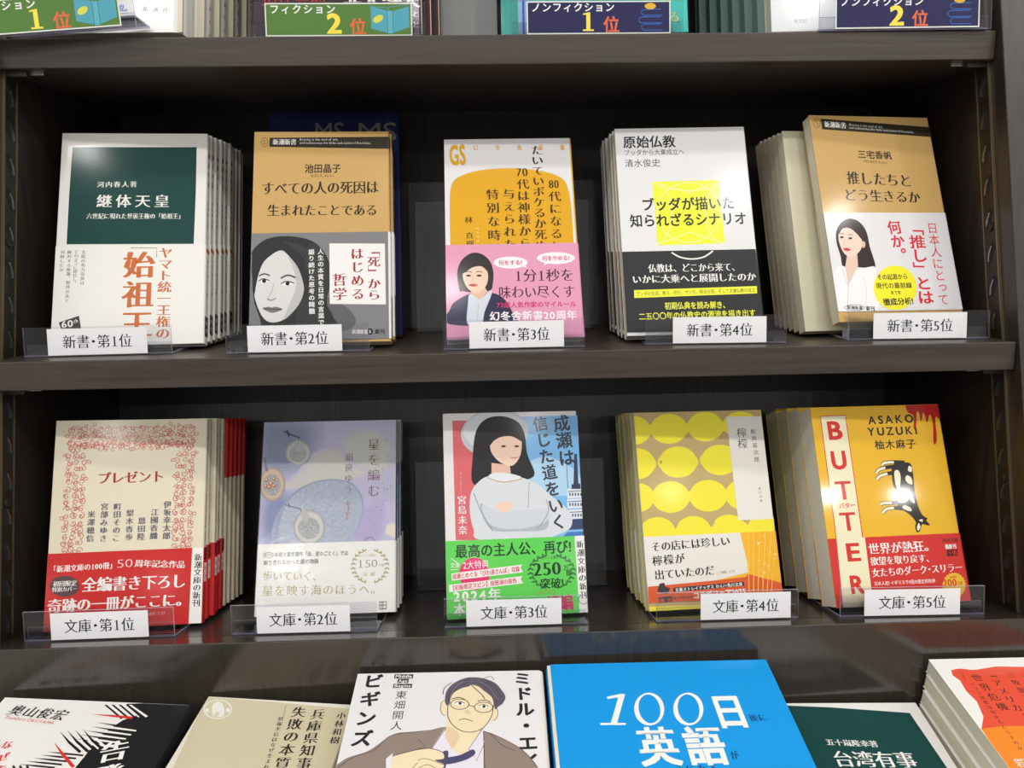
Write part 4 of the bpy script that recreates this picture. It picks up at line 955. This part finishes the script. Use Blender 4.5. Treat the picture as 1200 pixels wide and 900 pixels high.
def l6_cover(s):
    s.at(900, 740, 4); OR, RD, K = (244, 138, 46), (228, 84, 60), (60, 40, 36)
    s.poly(smooth([(858, 182), (900, 174), (960, 180), (1020, 172), (1080, 164), (1200, 166), (1700, 170)], False) + [(1700, 460), (1000, 460), (1010, 400), (980, 330), (930, 280), (900, 230), (866, 206)], RD)
    s.poly([(1000, 456), (1100, 444), (1800, 436), (1900, 1200), (1480, 1200)], OR); s.poly([(962, 548), (990, 560), (1600, 1200), (1300, 1200)], OR)
    s.vtext('世界危機', (962, 196), (1118, 376), 50, K, 'm'); s.vtext('「アメリカ。', (1030, 186), (1215, 420), 46, K, 'm'); s.vtext('三牧聖子', (1126, 188), (1226, 330), 36, K, 'm'); s.vtext('イラン攻撃は何をもたらすのか', (950, 236), (1190, 560), 24, K, 'm'); s.line([(910, 196), (926, 232)], 2, K)
    s.text('岩波新書', (1160, 618), (1330, 614), 40, WHT, 'mb'); s.line([(1152, 600), (1330, 596)], 3, WHT)

# ------------------------------------------------------------------ shelf piles: pose of each front copy (fitted to the photograph), jacket and pile depth
Z2, Z3 = SHELF[2][0], SHELF[3][0]
PILES = {
 'S1': dict(p=(-273.4, 588.0, Z2, 4.92, 20.08, 0.21), w=110.5, h=173.5, t=9, front=(236, 234, 230), band=(0, 79.5, (240, 238, 232)), art=s1_cover, ba=s1_band, sa=s1_spine, n=6),
 'S2': dict(p=(-125.9, 575.5, Z2, 2.62, 21.42, 0.07), w=104.8, h=172.8, t=10, front=(202, 164, 102), band=(2.0, 87.5, (128, 128, 130), (236, 234, 230)), art=s2_cover, ba=s2_band, sa=s2_spine, n=3),
 'S3': dict(p=(20.1, 573.2, Z2, 0.75, 26.13, -0.16), w=103, h=172.4, t=9, front=(226, 224, 226), spine=(222, 170, 40), band=(0, 78, (224, 154, 184)), art=s3_cover, ba=s3_band, n=2),
 'S4': dict(p=(157.4, 577.2, Z2, -0.41, 21.8, -0.21), w=105.2, h=172.8, t=11, front=(228, 228, 228), band=(2.5, 67.5, (48, 48, 50)), art=s4_cover, ba=s4_band, n=6),
 'S5': dict(p=(318.1, 580.4, Z2 + 7.06, 7.39, 21.03, 0.65), w=105.7, h=172, t=10, front=(204, 166, 102), band=(8, 88.5, (228, 226, 228)), art=s5_cover, ba=s5_band, n=1, gloss=0.11),
 'B1': dict(p=(-273.2, 536.7, Z3, 8.6, 19.4, 0.4), w=108.5, h=154.1, t=9, front=(226, 217, 194), band=(0, 55.5, (200, 44, 44)), art=b1_cover, ba=b1_band, sa=b1_spine, n=5),
 'B2': dict(p=(-129.5, 554.0, Z3, 1.98, 24.68, 0.12), w=106.2, h=151, t=11, front=(196, 192, 220), spine=(206, 206, 204), band=(0, 54, (238, 237, 235)), art=b2_cover, ba=b2_band, sa=b2_spine, n=5, gloss=0.11, film=True),
 'B3': dict(p=(17.5, 537.5, Z3, 5.0, 19.07, -0.02), w=105.7, h=153.6, t=9, front=(226, 223, 223), spine=(70, 90, 130), band=(0, 57, (98, 208, 88), (236, 234, 232)), art=b3_cover, ba=b3_band, n=2),
 'B4': dict(p=(168.5, 540.8, Z3, 4.77, 22.11, -0.16), w=105.9, h=151.5, t=10, front=(190, 166, 112), spine=(236, 224, 90), back=(236, 224, 90), band=(6, 55, (228, 224, 216)), art=b4_cover, ba=b4_band, n=8),
 'B5': dict(p=(304.2, 525.6, Z3, 3.71, 22.5, -0.34), w=105.7, h=150.3, t=22, front=(230, 180, 42), band=(0, 50, (206, 50, 44)), art=b5_cover, ba=b5_band, n=4, gloss=0.085, pages=PAGES_GREY),
}
NAMES = {
 'S1': ('white paperback with a dark green title panel', 'books behind the white and green paperback', 'white-spined copy of the green-panelled paperback'),
 'S2': ('gold paperback with a grey portrait wrapper', 'books behind the gold paperback with the grey portrait', 'gold paperback copy'),
 'S3': ('white and yellow paperback in a pink wrapper', 'books behind the yellow and pink paperback', 'yellow-spined paperback copy'),
 'S4': ('white paperback with a yellow square and a black paper wrapper', 'books behind the white paperback with the black wrapper', 'black-wrapped white paperback copy'),
 'S5': ('tilted gold paperback, white wrapper showing a woman in white', 'cream page edges behind the tilted gold paperback', 'cream-edged paperback'),
 'B1': ('cream paperback with a red ornamental border and red wrapper', 'books behind the cream and red paperback', 'cream-spined copy with red wrapper'),
 'B2': ('lilac paperback in shrink wrap showing glass earrings on a stone', 'books behind the lilac paperback', 'blue-spined copy of the lilac paperback'),
 'B3': ('paperback with a dark-haired figure and bright green wrapper', 'books behind the green-wrapped paperback', 'green-wrapped paperback copy'),
 'B4': ('tan paperback patterned with yellow lemons', 'books behind the lemon paperback', 'yellow-edged copy of the lemon paperback'),
 'B5': ('yellow paperback with a spotted cow and red capitals', 'books behind the yellow cow paperback', 'thick grey-edged copy of the yellow cow paperback'),
}
STANDS = {  # lip centre x, y, yaw, card ends on the lip, card text
 'S1': (-286.6, 569.3, 3.38, (-35, 35), '新書・第1位'), 'S2': (-139.8, 562.5, -0.21, (-36, 32.5), '新書・第2位'), 'S3': (18.7, 560.3, 1.5, (-33, 36.5), '新書・第3位'),
 'S4': (168.9, 564.2, -3.36, (-32, 37), '新書・第4位'), 'S5': (323.9, 567, -3.78, (-34, 35), '新書・第5位'),
 'B1': (-281.8, 518.4, 1.51, (-33, 34.5), '文庫・第1位'), 'B2': (-136.8, 517.9, -0.76, (-33.5, 33), '文庫・第2位'), 'B3': (15.4, 519.7, 0.18, (-36, 33), '文庫・第3位'),
 'B4': (169.7, 518.4, -0.44, (-20, 46), '文庫・第4位'), 'B5': (304.3, 514.6, -2.64, (-35, 34), '文庫・第5位')}
RANK = {'1': 'first', '2': 'second', '3': 'third', '4': 'fourth', '5': 'fifth'}
def shelf_pose(x, y, z, yaw, lean, roll, th):
    """pose on a shelf that falls back by th"""
    return Matrix.Translation((x, y, z)) @ Matrix.Rotation(-th, 4, 'X') @ Matrix.Rotation(R(yaw), 4, 'Z') @ Matrix.Rotation(-(R(lean) - th), 4, 'X') @ Matrix.Rotation(R(roll), 4, 'Y')
for key, d in PILES.items():
    x, y, z, yaw, lean, roll = d['p']; t = d['t']
    row = 'upper' if key[0] == 'S' else 'lower'
    th = 0.0 if row == 'upper' else TILT
    if row == 'lower': z = shelf3(y)
    gap = 2.15 / math.cos(th) + t * math.sin(R(lean) - th) / math.cos(th)
    if t * 0 + abs(roll) > 0.02: gap += d['w'] / 2 * math.sin(R(abs(roll)))
    M = shelf_pose(x, y, z + gap, yaw, lean, roll, th)
    up_v = (shelf_pose(0, 0, 0, yaw, lean, 0, th) @ Vector((0, 0, 1)))
    nm, grp, cp = NAMES[key]
    kw = dict(spine=d.get('spine'), back=d.get('back'), gloss=d.get('gloss', 0.11), pages=d.get('pages'))
    root = make_book('paperback', M, d['w'], d['h'], t, d['front'], band=d['band'], film=d.get('film', False), art=d['art'], band_art=d['ba'], spine_art=d.get('sa'), **kw)
    tag(root, nm + ', ' + ('front of its pile' if key not in ('S3', 'S5') else 'on the upper shelf'), 'book')
    cl = math.cos(R(lean) - th); pitch = (t + 2 * BAND + 0.3) / cl / math.cos(R(yaw)); nb = d['n']; proto = None
    dirv = Vector((0, math.cos(th), -math.sin(th))); org = Vector((x, y, z + gap))
    rnd = random.Random(key)
    for i in range(1, nb):
        o = org + dirv * (pitch * i) + Vector((rnd.uniform(-1.2, 1.2), 0, 0))
        Mi_ = shelf_pose(o.x, o.y, o.z, yaw, lean, 0, th)
        if proto is None:
            c = proto = make_book('paperback', Mi_, d['w'], d['h'], t, d['front'], band=d['band'], spine_art=d.get('sa'), **kw)
        else: c = copy_tree(proto, Mi_)
        tag(c, '%s, %s from the front of its pile' % (cp, ORD[i - 1]), 'book', grp)
    last = nb
    if key == 'S1':     # three more copies turned front to back, page edges showing
        for i in range(3):
            o = org + dirv * (pitch * nb + (t + 0.6) / cl / math.cos(R(yaw)) * i)
            Mi_ = shelf_pose(o.x + 1, o.y, o.z, yaw, lean, 0, th) @ Matrix.Translation((0, t, 0)) @ Matrix.Rotation(math.pi, 4, 'Z')
            if i == 0: q = make_book('paperback', Mi_, d['w'] - 3, d['h'] - 2, t, (228, 225, 216)); c = q
            else: c = copy_tree(q, Mi_)
            tag(c, 'pale paperback turned backwards, %s of three behind the green-panelled pile' % ('first', 'second', 'third')[i], 'book', grp)
        last = nb + 3
    if key == 'B1':     # five copies stood on their heads, red of the wrapper at the top
        for i in range(5):
            tt = t - 0.5
            o = org + dirv * (pitch * nb + (tt + 2 * BAND + 0.3) / cl / math.cos(R(yaw)) * i)
            Mi_ = shelf_pose(o.x - 1 + 0.3 * i, o.y, o.z, yaw, lean, 0, th) @ Matrix.Translation((0, tt, d['h'])) @ Matrix.Rotation(math.pi, 4, 'X')
            if i == 0: q = make_book('paperback', Mi_, d['w'], d['h'], tt, (226, 217, 194), band=(0, 50, (200, 44, 44))); c = q
            else: c = copy_tree(q, Mi_)
            tag(c, 'upside-down cream paperback, red on top of its spine, %s of five' % ('first', 'second', 'third', 'fourth', 'fifth')[i], 'book', grp)
        last = nb + 5
    if key == 'S5':     # upright pile behind the tilted copy
        for i in range(6):
            Mi_ = pose(300.0 + 0.5 * i, 597.0 + 11.0 / math.cos(R(19)) * i, Z2 + 2.1 + 10 * math.sin(R(19)), 5.0, 19, 0)
            if i == 0: q = make_book('paperback', Mi_, 105.0, 172.0 - 4, 10, (214, 208, 180), spine=(204, 166, 102), back=(204, 166, 102), pages=PAGES); c = q
            else: c = copy_tree(q, Mi_)
            tag(c, 'cream-edged paperback behind the tilted gold one, %s from the front' % (['first'] + ORD)[i], 'book', grp)
        last = 0
    # the stand that carries the pile
    sx, sy, syaw, card, ctext = STANDS[key]; zs = Z2 if row == 'upper' else Z3
    MS = shelf_pose(sx, sy, (zs if row == 'upper' else shelf3(sy)) + 0.3, syaw, math.degrees(th), 0, th)
    depth = (118 if key != 'S2' else 66) if row == 'upper' else 112
    if key == 'S5': o = Vector((303.0, 597.0 + 11.0 / math.cos(R(19)) * 6 + 2.0, zs + 1.7)); rest = (pose(o.x, o.y, o.z, 5, 19, 0), 96, 120); depth = 112
    else:
        o = org + dirv * (pitch * last + 0.6) - up_v * (t * math.tan(R(lean) - th) - 0.25)
        rest = (shelf_pose(o.x, o.y, o.z, yaw, lean, 0, th), 96, d['h'] * 0.72)
    tab = None
    if key == 'B3': yy = 640.0; rest = (pose(16, yy, shelf3(yy) + 2.0, 0, 13.5, 0), 168, 112); depth = 122
    if key == 'S3': yy = 688.0; rest = (pose(18, yy, Z2 + 1.7, 0, 13.5, 0), 164, 118); depth = 128
    if key == 'B1': rest = (rest[0], rest[1], d['h'] + 2.0); tab = (14, 8)
    make_stand(MS, 104, 21.5, depth, card, ctext, 'clear acrylic stand with the white %s place card, %s shelf' % (RANK[ctext[-2]], row), 'acrylic stands on the %s shelf' % row, rest, tab, tilt=th)

# small clear block that raises the tilted gold copy
M = pose(*PILES['S5']['p'])
Mb = pose(318.1, 580.4, Z2 + 1.5, 7.39, 0, 0)
b = MB(); plate(b, Mb @ Matrix.Translation((0, 0.5, 0)), -44, 44, 9, 6.9)
b.v = [(a - Mb.translation.x, c - Mb.translation.y, e_ - Mb.translation.z) for a, c, e_ in b.v]
o = b.build('acrylic_block'); o.location = to_scene(Mb).translation
tag(o, 'low clear acrylic block under the tilted gold paperback', 'acrylic block')

# the dark blue book behind the gold pile
def navy_art(s):
    s.at(300, 0, 4)
    for t_, x0, x1 in (('MS', 270, 420), ('MS', 470, 668)): s.text(t_, (x0, 618), (x1, 616), 122, (120, 116, 106), 'g', fit=True)
Mn = pose(-126.5, 640.0, Z2 + 0.1 + 14 * math.sin(R(17)), 2.0, 17, 0)
b_ = make_book('hardback', Mn, 110, 196, 14, (26, 32, 78), spine=(22, 28, 66), art=navy_art, gloss=0.11)
tag(b_, 'tall dark navy book with grey capitals standing behind the gold portrait pile', 'book')

# ------------------------------------------------------------------ flat stacks on the sloping ledge
INC = 12.0
FLAT = [  # top-left corner of the top cover, yaw, width, height, thickness, copies, jacket, art, label
 ((-338.2, 496.5, -296.3), 5.6, 131, 190, 19.3, 2, dict(front=(232, 230, 226), spine=(30, 30, 32), art=l1_cover, gloss=0.25), 'white and black book with jagged red and black shards, top of its flat stack', 'flat stack of white and black books', 'white and black shard-covered book'),
 ((-200.6, 498.5, -301.8), 6.9, 104, 173, 10.8, 3, dict(front=(228, 224, 212), art=l2_cover, gloss=0.11), 'beige paperback with vertical black title lying flat on the ledge, top of its stack', 'flat stack of beige paperbacks', 'beige paperback'),
 ((-96.1, 496.4, -287.1), 1.0, 129.0, 188, 15.8, 3, dict(front=(230, 228, 229), art=l3_cover, gloss=0.11, r=4), 'white book drawn with a man in glasses loosening his tie, top of its flat stack', 'flat stack of white books with the drawn man', 'white book under the one with the drawn man'),
 ((34.9, 495.6, -284.2), 0.7, 154.6, 215, 16.8, 3, dict(front=(24, 152, 228), art=l4_cover, gloss=0.22, left=True, r=5), 'large bright blue book with white numerals lying flat on the ledge, top of its stack', 'flat stack of bright blue books', 'bright blue book'),
 ((191.8, 497.5, -320.7), 2.2, 107.8, 173, 7.3, 2, dict(front=(234, 232, 228), art=l5_cover, gloss=0.11), 'white-edged dark green book lying flat between the blue and the orange stacks', 'flat stack of white-edged green books', 'white-edged green paperback'),
 ((307.9, 497.0, -290.4), 0.9, 107, 173, 10.8, 4, dict(front=(236, 234, 230), back=(236, 232, 222), art=l6_cover, gloss=0.11), 'white book with a red and orange wavy shape, top of its flat stack', 'flat stack of red and orange books', 'pale-edged book under the red and orange cover'),
]
for (tx, ty, tz), turn, w_, h_, t_, n_, kw, lab, grp, cp in FLAT:
    P0 = pose(0, 0, 0, 0, 90 - INC, turn)
    off = P0 @ Vector((w_ / 2, 0, -h_)); org = Vector((tx, ty, tz)) + off
    M = Matrix.Translation(org) @ P0
    top = make_book('softcover_book', M, w_, h_, t_, **kw); tag(top, lab, 'book')
    kw2 = {k: v for k, v in kw.items() if k != 'art'}; proto = None; rnd = random.Random(cp)
    shift = 0
    for i in range(1, n_):
        dx = rnd.uniform(-1.5, 1.5) if w_ != 107 else -1.6 * i + rnd.uniform(-.4, .4)
        dz = rnd.uniform(-1.6, -0.1)
        Mi_ = M @ Matrix.Translation((dx, (t_ + 0.22) * i, dz - (t_ + 0.22) * i * LEDGE_TAN))
        if proto is None: proto = c = make_book('softcover_book', Mi_, w_, h_, t_, **kw2)
        else: c = copy_tree(proto, Mi_)
        tag(c, '%s, %s from the top' % (cp, ORD[i - 1]), 'book', grp)

# ------------------------------------------------------------------ the row above: books cut off by the top of the picture
Z1 = SHELF[1][0]
def up_book(name, x0, x1, y, w, h, t, lean, yaw, **kw):
    M = pose((x0 + x1) / 2, y, Z1 + 2.1 + t * math.sin(R(lean)), yaw, lean, 0)
    return make_book(name, M, x1 - x0, h, t, **kw), M
def w_art(s):
    s.at(0, 0, 5); s.text('最高の小説。', (500, 50), (775, 46), 44, (120, 150, 214), 'gx'); s.text('新潮社', (834, 50), (986, 60), 34, (70, 70, 76), 'mb')
o, M = up_book('hardback', -347, -222.5, 615, 0, 190, 24, 14, 0.0, front=(238, 237, 234), art=w_art, spine=(232, 231, 228), gloss=0.11, r=7)
tag(o, 'white book with small grey characters on the top shelf, front of its pile', 'book')
def wsp(s, band): s.col('新潮社の本', 60, 6, 4.5, (110, 110, 114)) if not band else None
q = None
for i in range(1, 6):
    Mi_ = pose(-282.0 + 4.2 * i, 615 + 28.0 + 21.6 * (i - 1), Z1 + 2.1 + 20 * math.sin(R(14)), -1.5, 14, 0)
    if q is None: q = c = make_book('hardback', Mi_, 123.5, 190, 20, (240, 240, 240), spine=(240, 240, 240), gloss=0.5, spine_art=wsp, r=9.2)
    else: c = copy_tree(q, Mi_)
    tag(c, 'white-spined book on the top shelf, %s from the front of its pile' % ORD[i - 1], 'book', 'white books on the top shelf')
def k_art(s):
    s.at(290, 0, 5)
    rnd = random.Random(11)
    for _ in range(420):
        x, y = rnd.uniform(30, 1060), rnd.uniform(-300, 240); s.ell(x, y, rnd.uniform(1.5, 3.5), 2, rnd.choice(((96, 80, 84), (70, 52, 58), (110, 96, 98))), n=5, up=1)
    s.lay += 1
    s.text('現代誓約', (80, 4), (460, 0), 96, (220, 70, 74), 'ml'); s.text('罪人', (560, 0), (780, -4), 120, (236, 230, 226), 'mx'); s.text('絆火', (790, -10), (1010, -14), 130, (236, 230, 226), 'mx')
    s.vtext('ととと', (985, 50), (990, 240), 42, (236, 230, 226), 'mb')
o, M = up_book('hardback', -170, -44.5, 617, 0, 190, 16, 14, 2.0, front=(58, 40, 46), spine=(60, 22, 26), art=k_art, gloss=0.35, r=3)
tag(o, 'speckled dark book with red and white lettering on the top shelf', 'book')
q = None
for i in range(1, 3):
    Mi_ = pose(-107 + 5.5 * i, 617 + 17.5 * i, Z1 + 2.1 + 16 * math.sin(R(14)), 2, 14, 0)
    if q is None: q = c = make_book('hardback', Mi_, 125.5, 190, 16, (58, 40, 46), spine=(84, 30, 32), gloss=0.5, r=3)
    else: c = copy_tree(q, Mi_)
    tag(c, 'dark red spine on the top shelf, %s from the front of its pile' % ORD[i - 1], 'book', 'dark red books on the top shelf')
b = MB(); b.box(-46, 13, 0, 4, 0, 165, pm('grey_card', (0.33, 0.33, 0.33), 0.6)); o = b.build('divider_board'); bevel(o, 0.5)
o.matrix_world = to_scene(pose(0, 690, Z1 + 0.1 + 4 * math.sin(R(14)), 0, 14, 0)); tag(o, 'plain light grey board between the dark and the turquoise books', 'board')
def t_art(s):
    s.at(510, 0, 5); s.poly([(478, -200), (560, -200), (556, 240), (492, 240)], (150, 190, 220)); s.poly([(505, -200), (520, -200), (526, 240), (512, 240)], (60, 90, 190))
    s.text('テキストを机の上に置くだけ', (572, 24), (890, 26), 24, (220, 244, 240), 'gb'); s.line([(560, 6), (910, 6)], 4, (220, 244, 240)); s.poly([(946, 14), (1076, 14), (1078, 40), (950, 40)], (236, 226, 90)); s.text('新装版', (960, 29), (1066, 29), 20, (90, 110, 60), 'g')
    s.at(600, 0, 4); s.text('える', (700, -20), (810, -26), 66, (232, 222, 110), 'mb'); s.text('る', (732, 80), (786, 76), 60, (226, 214, 104), 'mb')
o, M = up_book('softcover_book', 27, 156.5, 617, 0, 200, 13, 14, -1.5, front=(66, 202, 190), art=t_art, gloss=0.11)
tag(o, 'turquoise book with yellow characters on the top shelf, front of its pile', 'book')
q = None
for i in range(1, 4):
    Mi_ = pose(91.5 - 3.8 * i, 617 + 14.2 * i, Z1 + 2.1 + 13 * math.sin(R(14)), -1.5, 14, 0)
    if q is None: q = c = make_book('softcover_book', Mi_, 129.5, 200, 13, (60, 190, 180), pages=pages_mat('turquoise_edge', (96, 196, 184), (3, 900, 3)))
    else: c = copy_tree(q, Mi_)
    tag(c, 'turquoise edge on the top shelf, %s from the front of its pile' % ORD[i - 1], 'book', 'turquoise books on the top shelf')
def g_art(s):
    s.at(860, 0, 3.5294); s.text('光文社', (248, 87), (302, 86), 19, (150, 150, 152), 'g')
o, M = up_book('softcover_book', 221.5, 350, 616, 0, 190, 15, 14, -3.0, front=(226, 228, 230), art=g_art, gloss=0.25, r=6)
tag(o, 'pale grey-white book at the right of the top shelf, front of its pile', 'book')
q = None
for i in range(1, 7):
    Mi_ = pose(285.7 - 4.6 * i, 616 + 16.4 * i, Z1 + 2.1 + 15 * math.sin(R(14)), -3, 14, 0)
    if q is None: q = c = make_book('softcover_book', Mi_, 128.5, 190, 15, (112, 138, 134), spine=(200, 206, 206), pages=pages_mat('teal_grey_edge', (126, 146, 140), (3, 700, 3)))
    else: c = copy_tree(q, Mi_)
    tag(c, 'grey-green book edge on the top shelf, %s from the front of its pile' % ORD[i - 1], 'book', 'grey-green books on the top shelf')

def sign_art(kind, num, cx0):
    """printed rank sign: ground, title, big numeral, 'place' character, book picture; drawn in millimetres"""
    GRN, NVY, YL, OR = (88, 126, 62), (44, 42, 84), (246, 224, 84), (228, 108, 70)
    def f(s):
        x0, x1, z0, z1 = s.rect
        g = GRN if kind == 'fiction' else NVY
        s.poly_mm([(x0 + .8, z0 + .8), (x1 - .8, z0 + .8), (x1 - .8, z1 - .8), (x0 + .8, z1 - .8)], g)
        t = 'フィクション' if kind == 'fiction' else 'ノンフィクション'
        L = 48 if kind == 'fiction' else 62
        s.text_mm(t, (x0 + 3.2, z1 - 4.2), (1, 0), (0, 1), L, 7.2, WHT, 'gb')
        xc = x0 + (46.5 if kind == 'fiction' else 42)
        if num == 1:
            s.poly_mm([(xc + 2, z0 + 2.4), (xc + 5, z0 + 2.4), (xc + 5, z0 + 15), (xc + 2, z0 + 14)], YL); s.poly_mm([(xc - .6, z0 + 2), (xc + 7.6, z0 + 2), (xc + 7.6, z0 + 3.2), (xc - .6, z0 + 3.2)], YL); s.poly_mm([(xc - .4, z0 + 14.6), (xc + 5, z0 + 15.6), (xc + 5, z0 + 14), (xc - .4, z0 + 13.6)], YL)
        else: s.text_mm('2', (xc - 2, z0 + 8.8), (1, 0), (0, 1), 12, 19.5, YL, 'gx', fit=True)
        s.text_mm('位', (xc + 14.5, z0 + 6.6), (1, 0), (0, 1), 13, 12.4, OR, 'gb')
        if kind == 'fiction':
            T, D = (84, 164, 182), (58, 110, 96); xb = x1 - 30
            s.poly_mm([(xb, z0 + 5), (xb + 12, z0 + 2), (xb + 12, z0 + 18), (xb, z0 + 21)], T); s.poly_mm([(xb + 16, z0 + 2), (xb + 28, z0 + 6), (xb + 28, z0 + 21), (xb + 16, z0 + 17.5)], T); s.poly_mm([(xb + 12, z0 + 1.6), (xb + 16, z0 + 1.6), (xb + 16, z0 + 17.8), (xb + 12, z0 + 17.8)], (96, 176, 192))
            for xx in (xb + 12, xb + 16): s.line_mm([(xx, z0 + 2), (xx, z0 + 18)], 0.35, D)
            s.line_mm([(xb + 12, z0 + 18), (xb + 14, z0 + 20.5), (xb + 28, z0 + 22.4)], 0.4, T); s.line_mm([(xb, z0 + 21), (xb + 13, z0 + 19.8)], 0.4, T)
            pts = [(xb + 5.2 + 4 * math.cos(a) * math.cos(.5) - 2.4 * math.sin(a) * math.sin(.5), z0 + 12 + 4 * math.cos(a) * math.sin(.5) + 2.4 * math.sin(a) * math.cos(.5)) for a in [2 * math.pi * i / 24 for i in range(24)]]
            s.poly_mm(pts, (216, 214, 84))
        else:
            BLU = (56, 104, 180); xb = x1 - 24
            for k, (dx, dz) in enumerate(((2, 2.4), (0, 7.6), (2, 13.0))):
                s.line_mm([(xb + 18, z0 + dz), (xb + dx + 2, z0 + dz), (xb + dx + .4, z0 + dz + 1.4), (xb + dx + .4, z0 + dz + 3), (xb + dx + 2, z0 + dz + 4.2), (xb + 17, z0 + dz + 4.4)], 0.6, BLU)
            pts = [(xb + 9 + 4.2 * math.cos(a), z0 + 19.6 + 2.3 * math.sin(a)) for a in [2 * math.pi * i / 24 for i in range(24)]]
            s.poly_mm(pts, (222, 176, 60))
    return f
for kind, num, xc, y_, yaw, roll, dz, lab in (('fiction', 1, -307.5, 581, 3.0, -4.6, -1.2, 'clear stand with a green sign reading one, far left of the top shelf'), ('fiction', 2, -106.0, 604, 0.8, 0.0, 0.3, 'clear stand with a green sign reading two and an open book picture'),
                                     ('nonfiction', 1, 85.5, 604, 0.2, 0, 0.3, 'clear stand with a navy sign reading one and stacked blue books'), ('nonfiction', 2, 313.0, 595, -1.0, 0.0, 0.3, 'clear stand with a navy sign reading two, right of the top shelf')):
    M = pose(xc, y_, Z1 + 0.05 + dz, yaw, 0, roll)
    bs = (-34, 64, 6.5) if y_ == 581 else ((-64, 62, 0.0) if y_ == 595 else None)
    make_stand(M, 128, 25.5, 28 if y_ == 581 else 105, (-52.5, 54.5), '', lab, 'acrylic stands on the top shelf', None, None, card_h=23.6, card_rgb=(226, 230, 222), card_art=sign_art(kind, num, 0), base=bs)
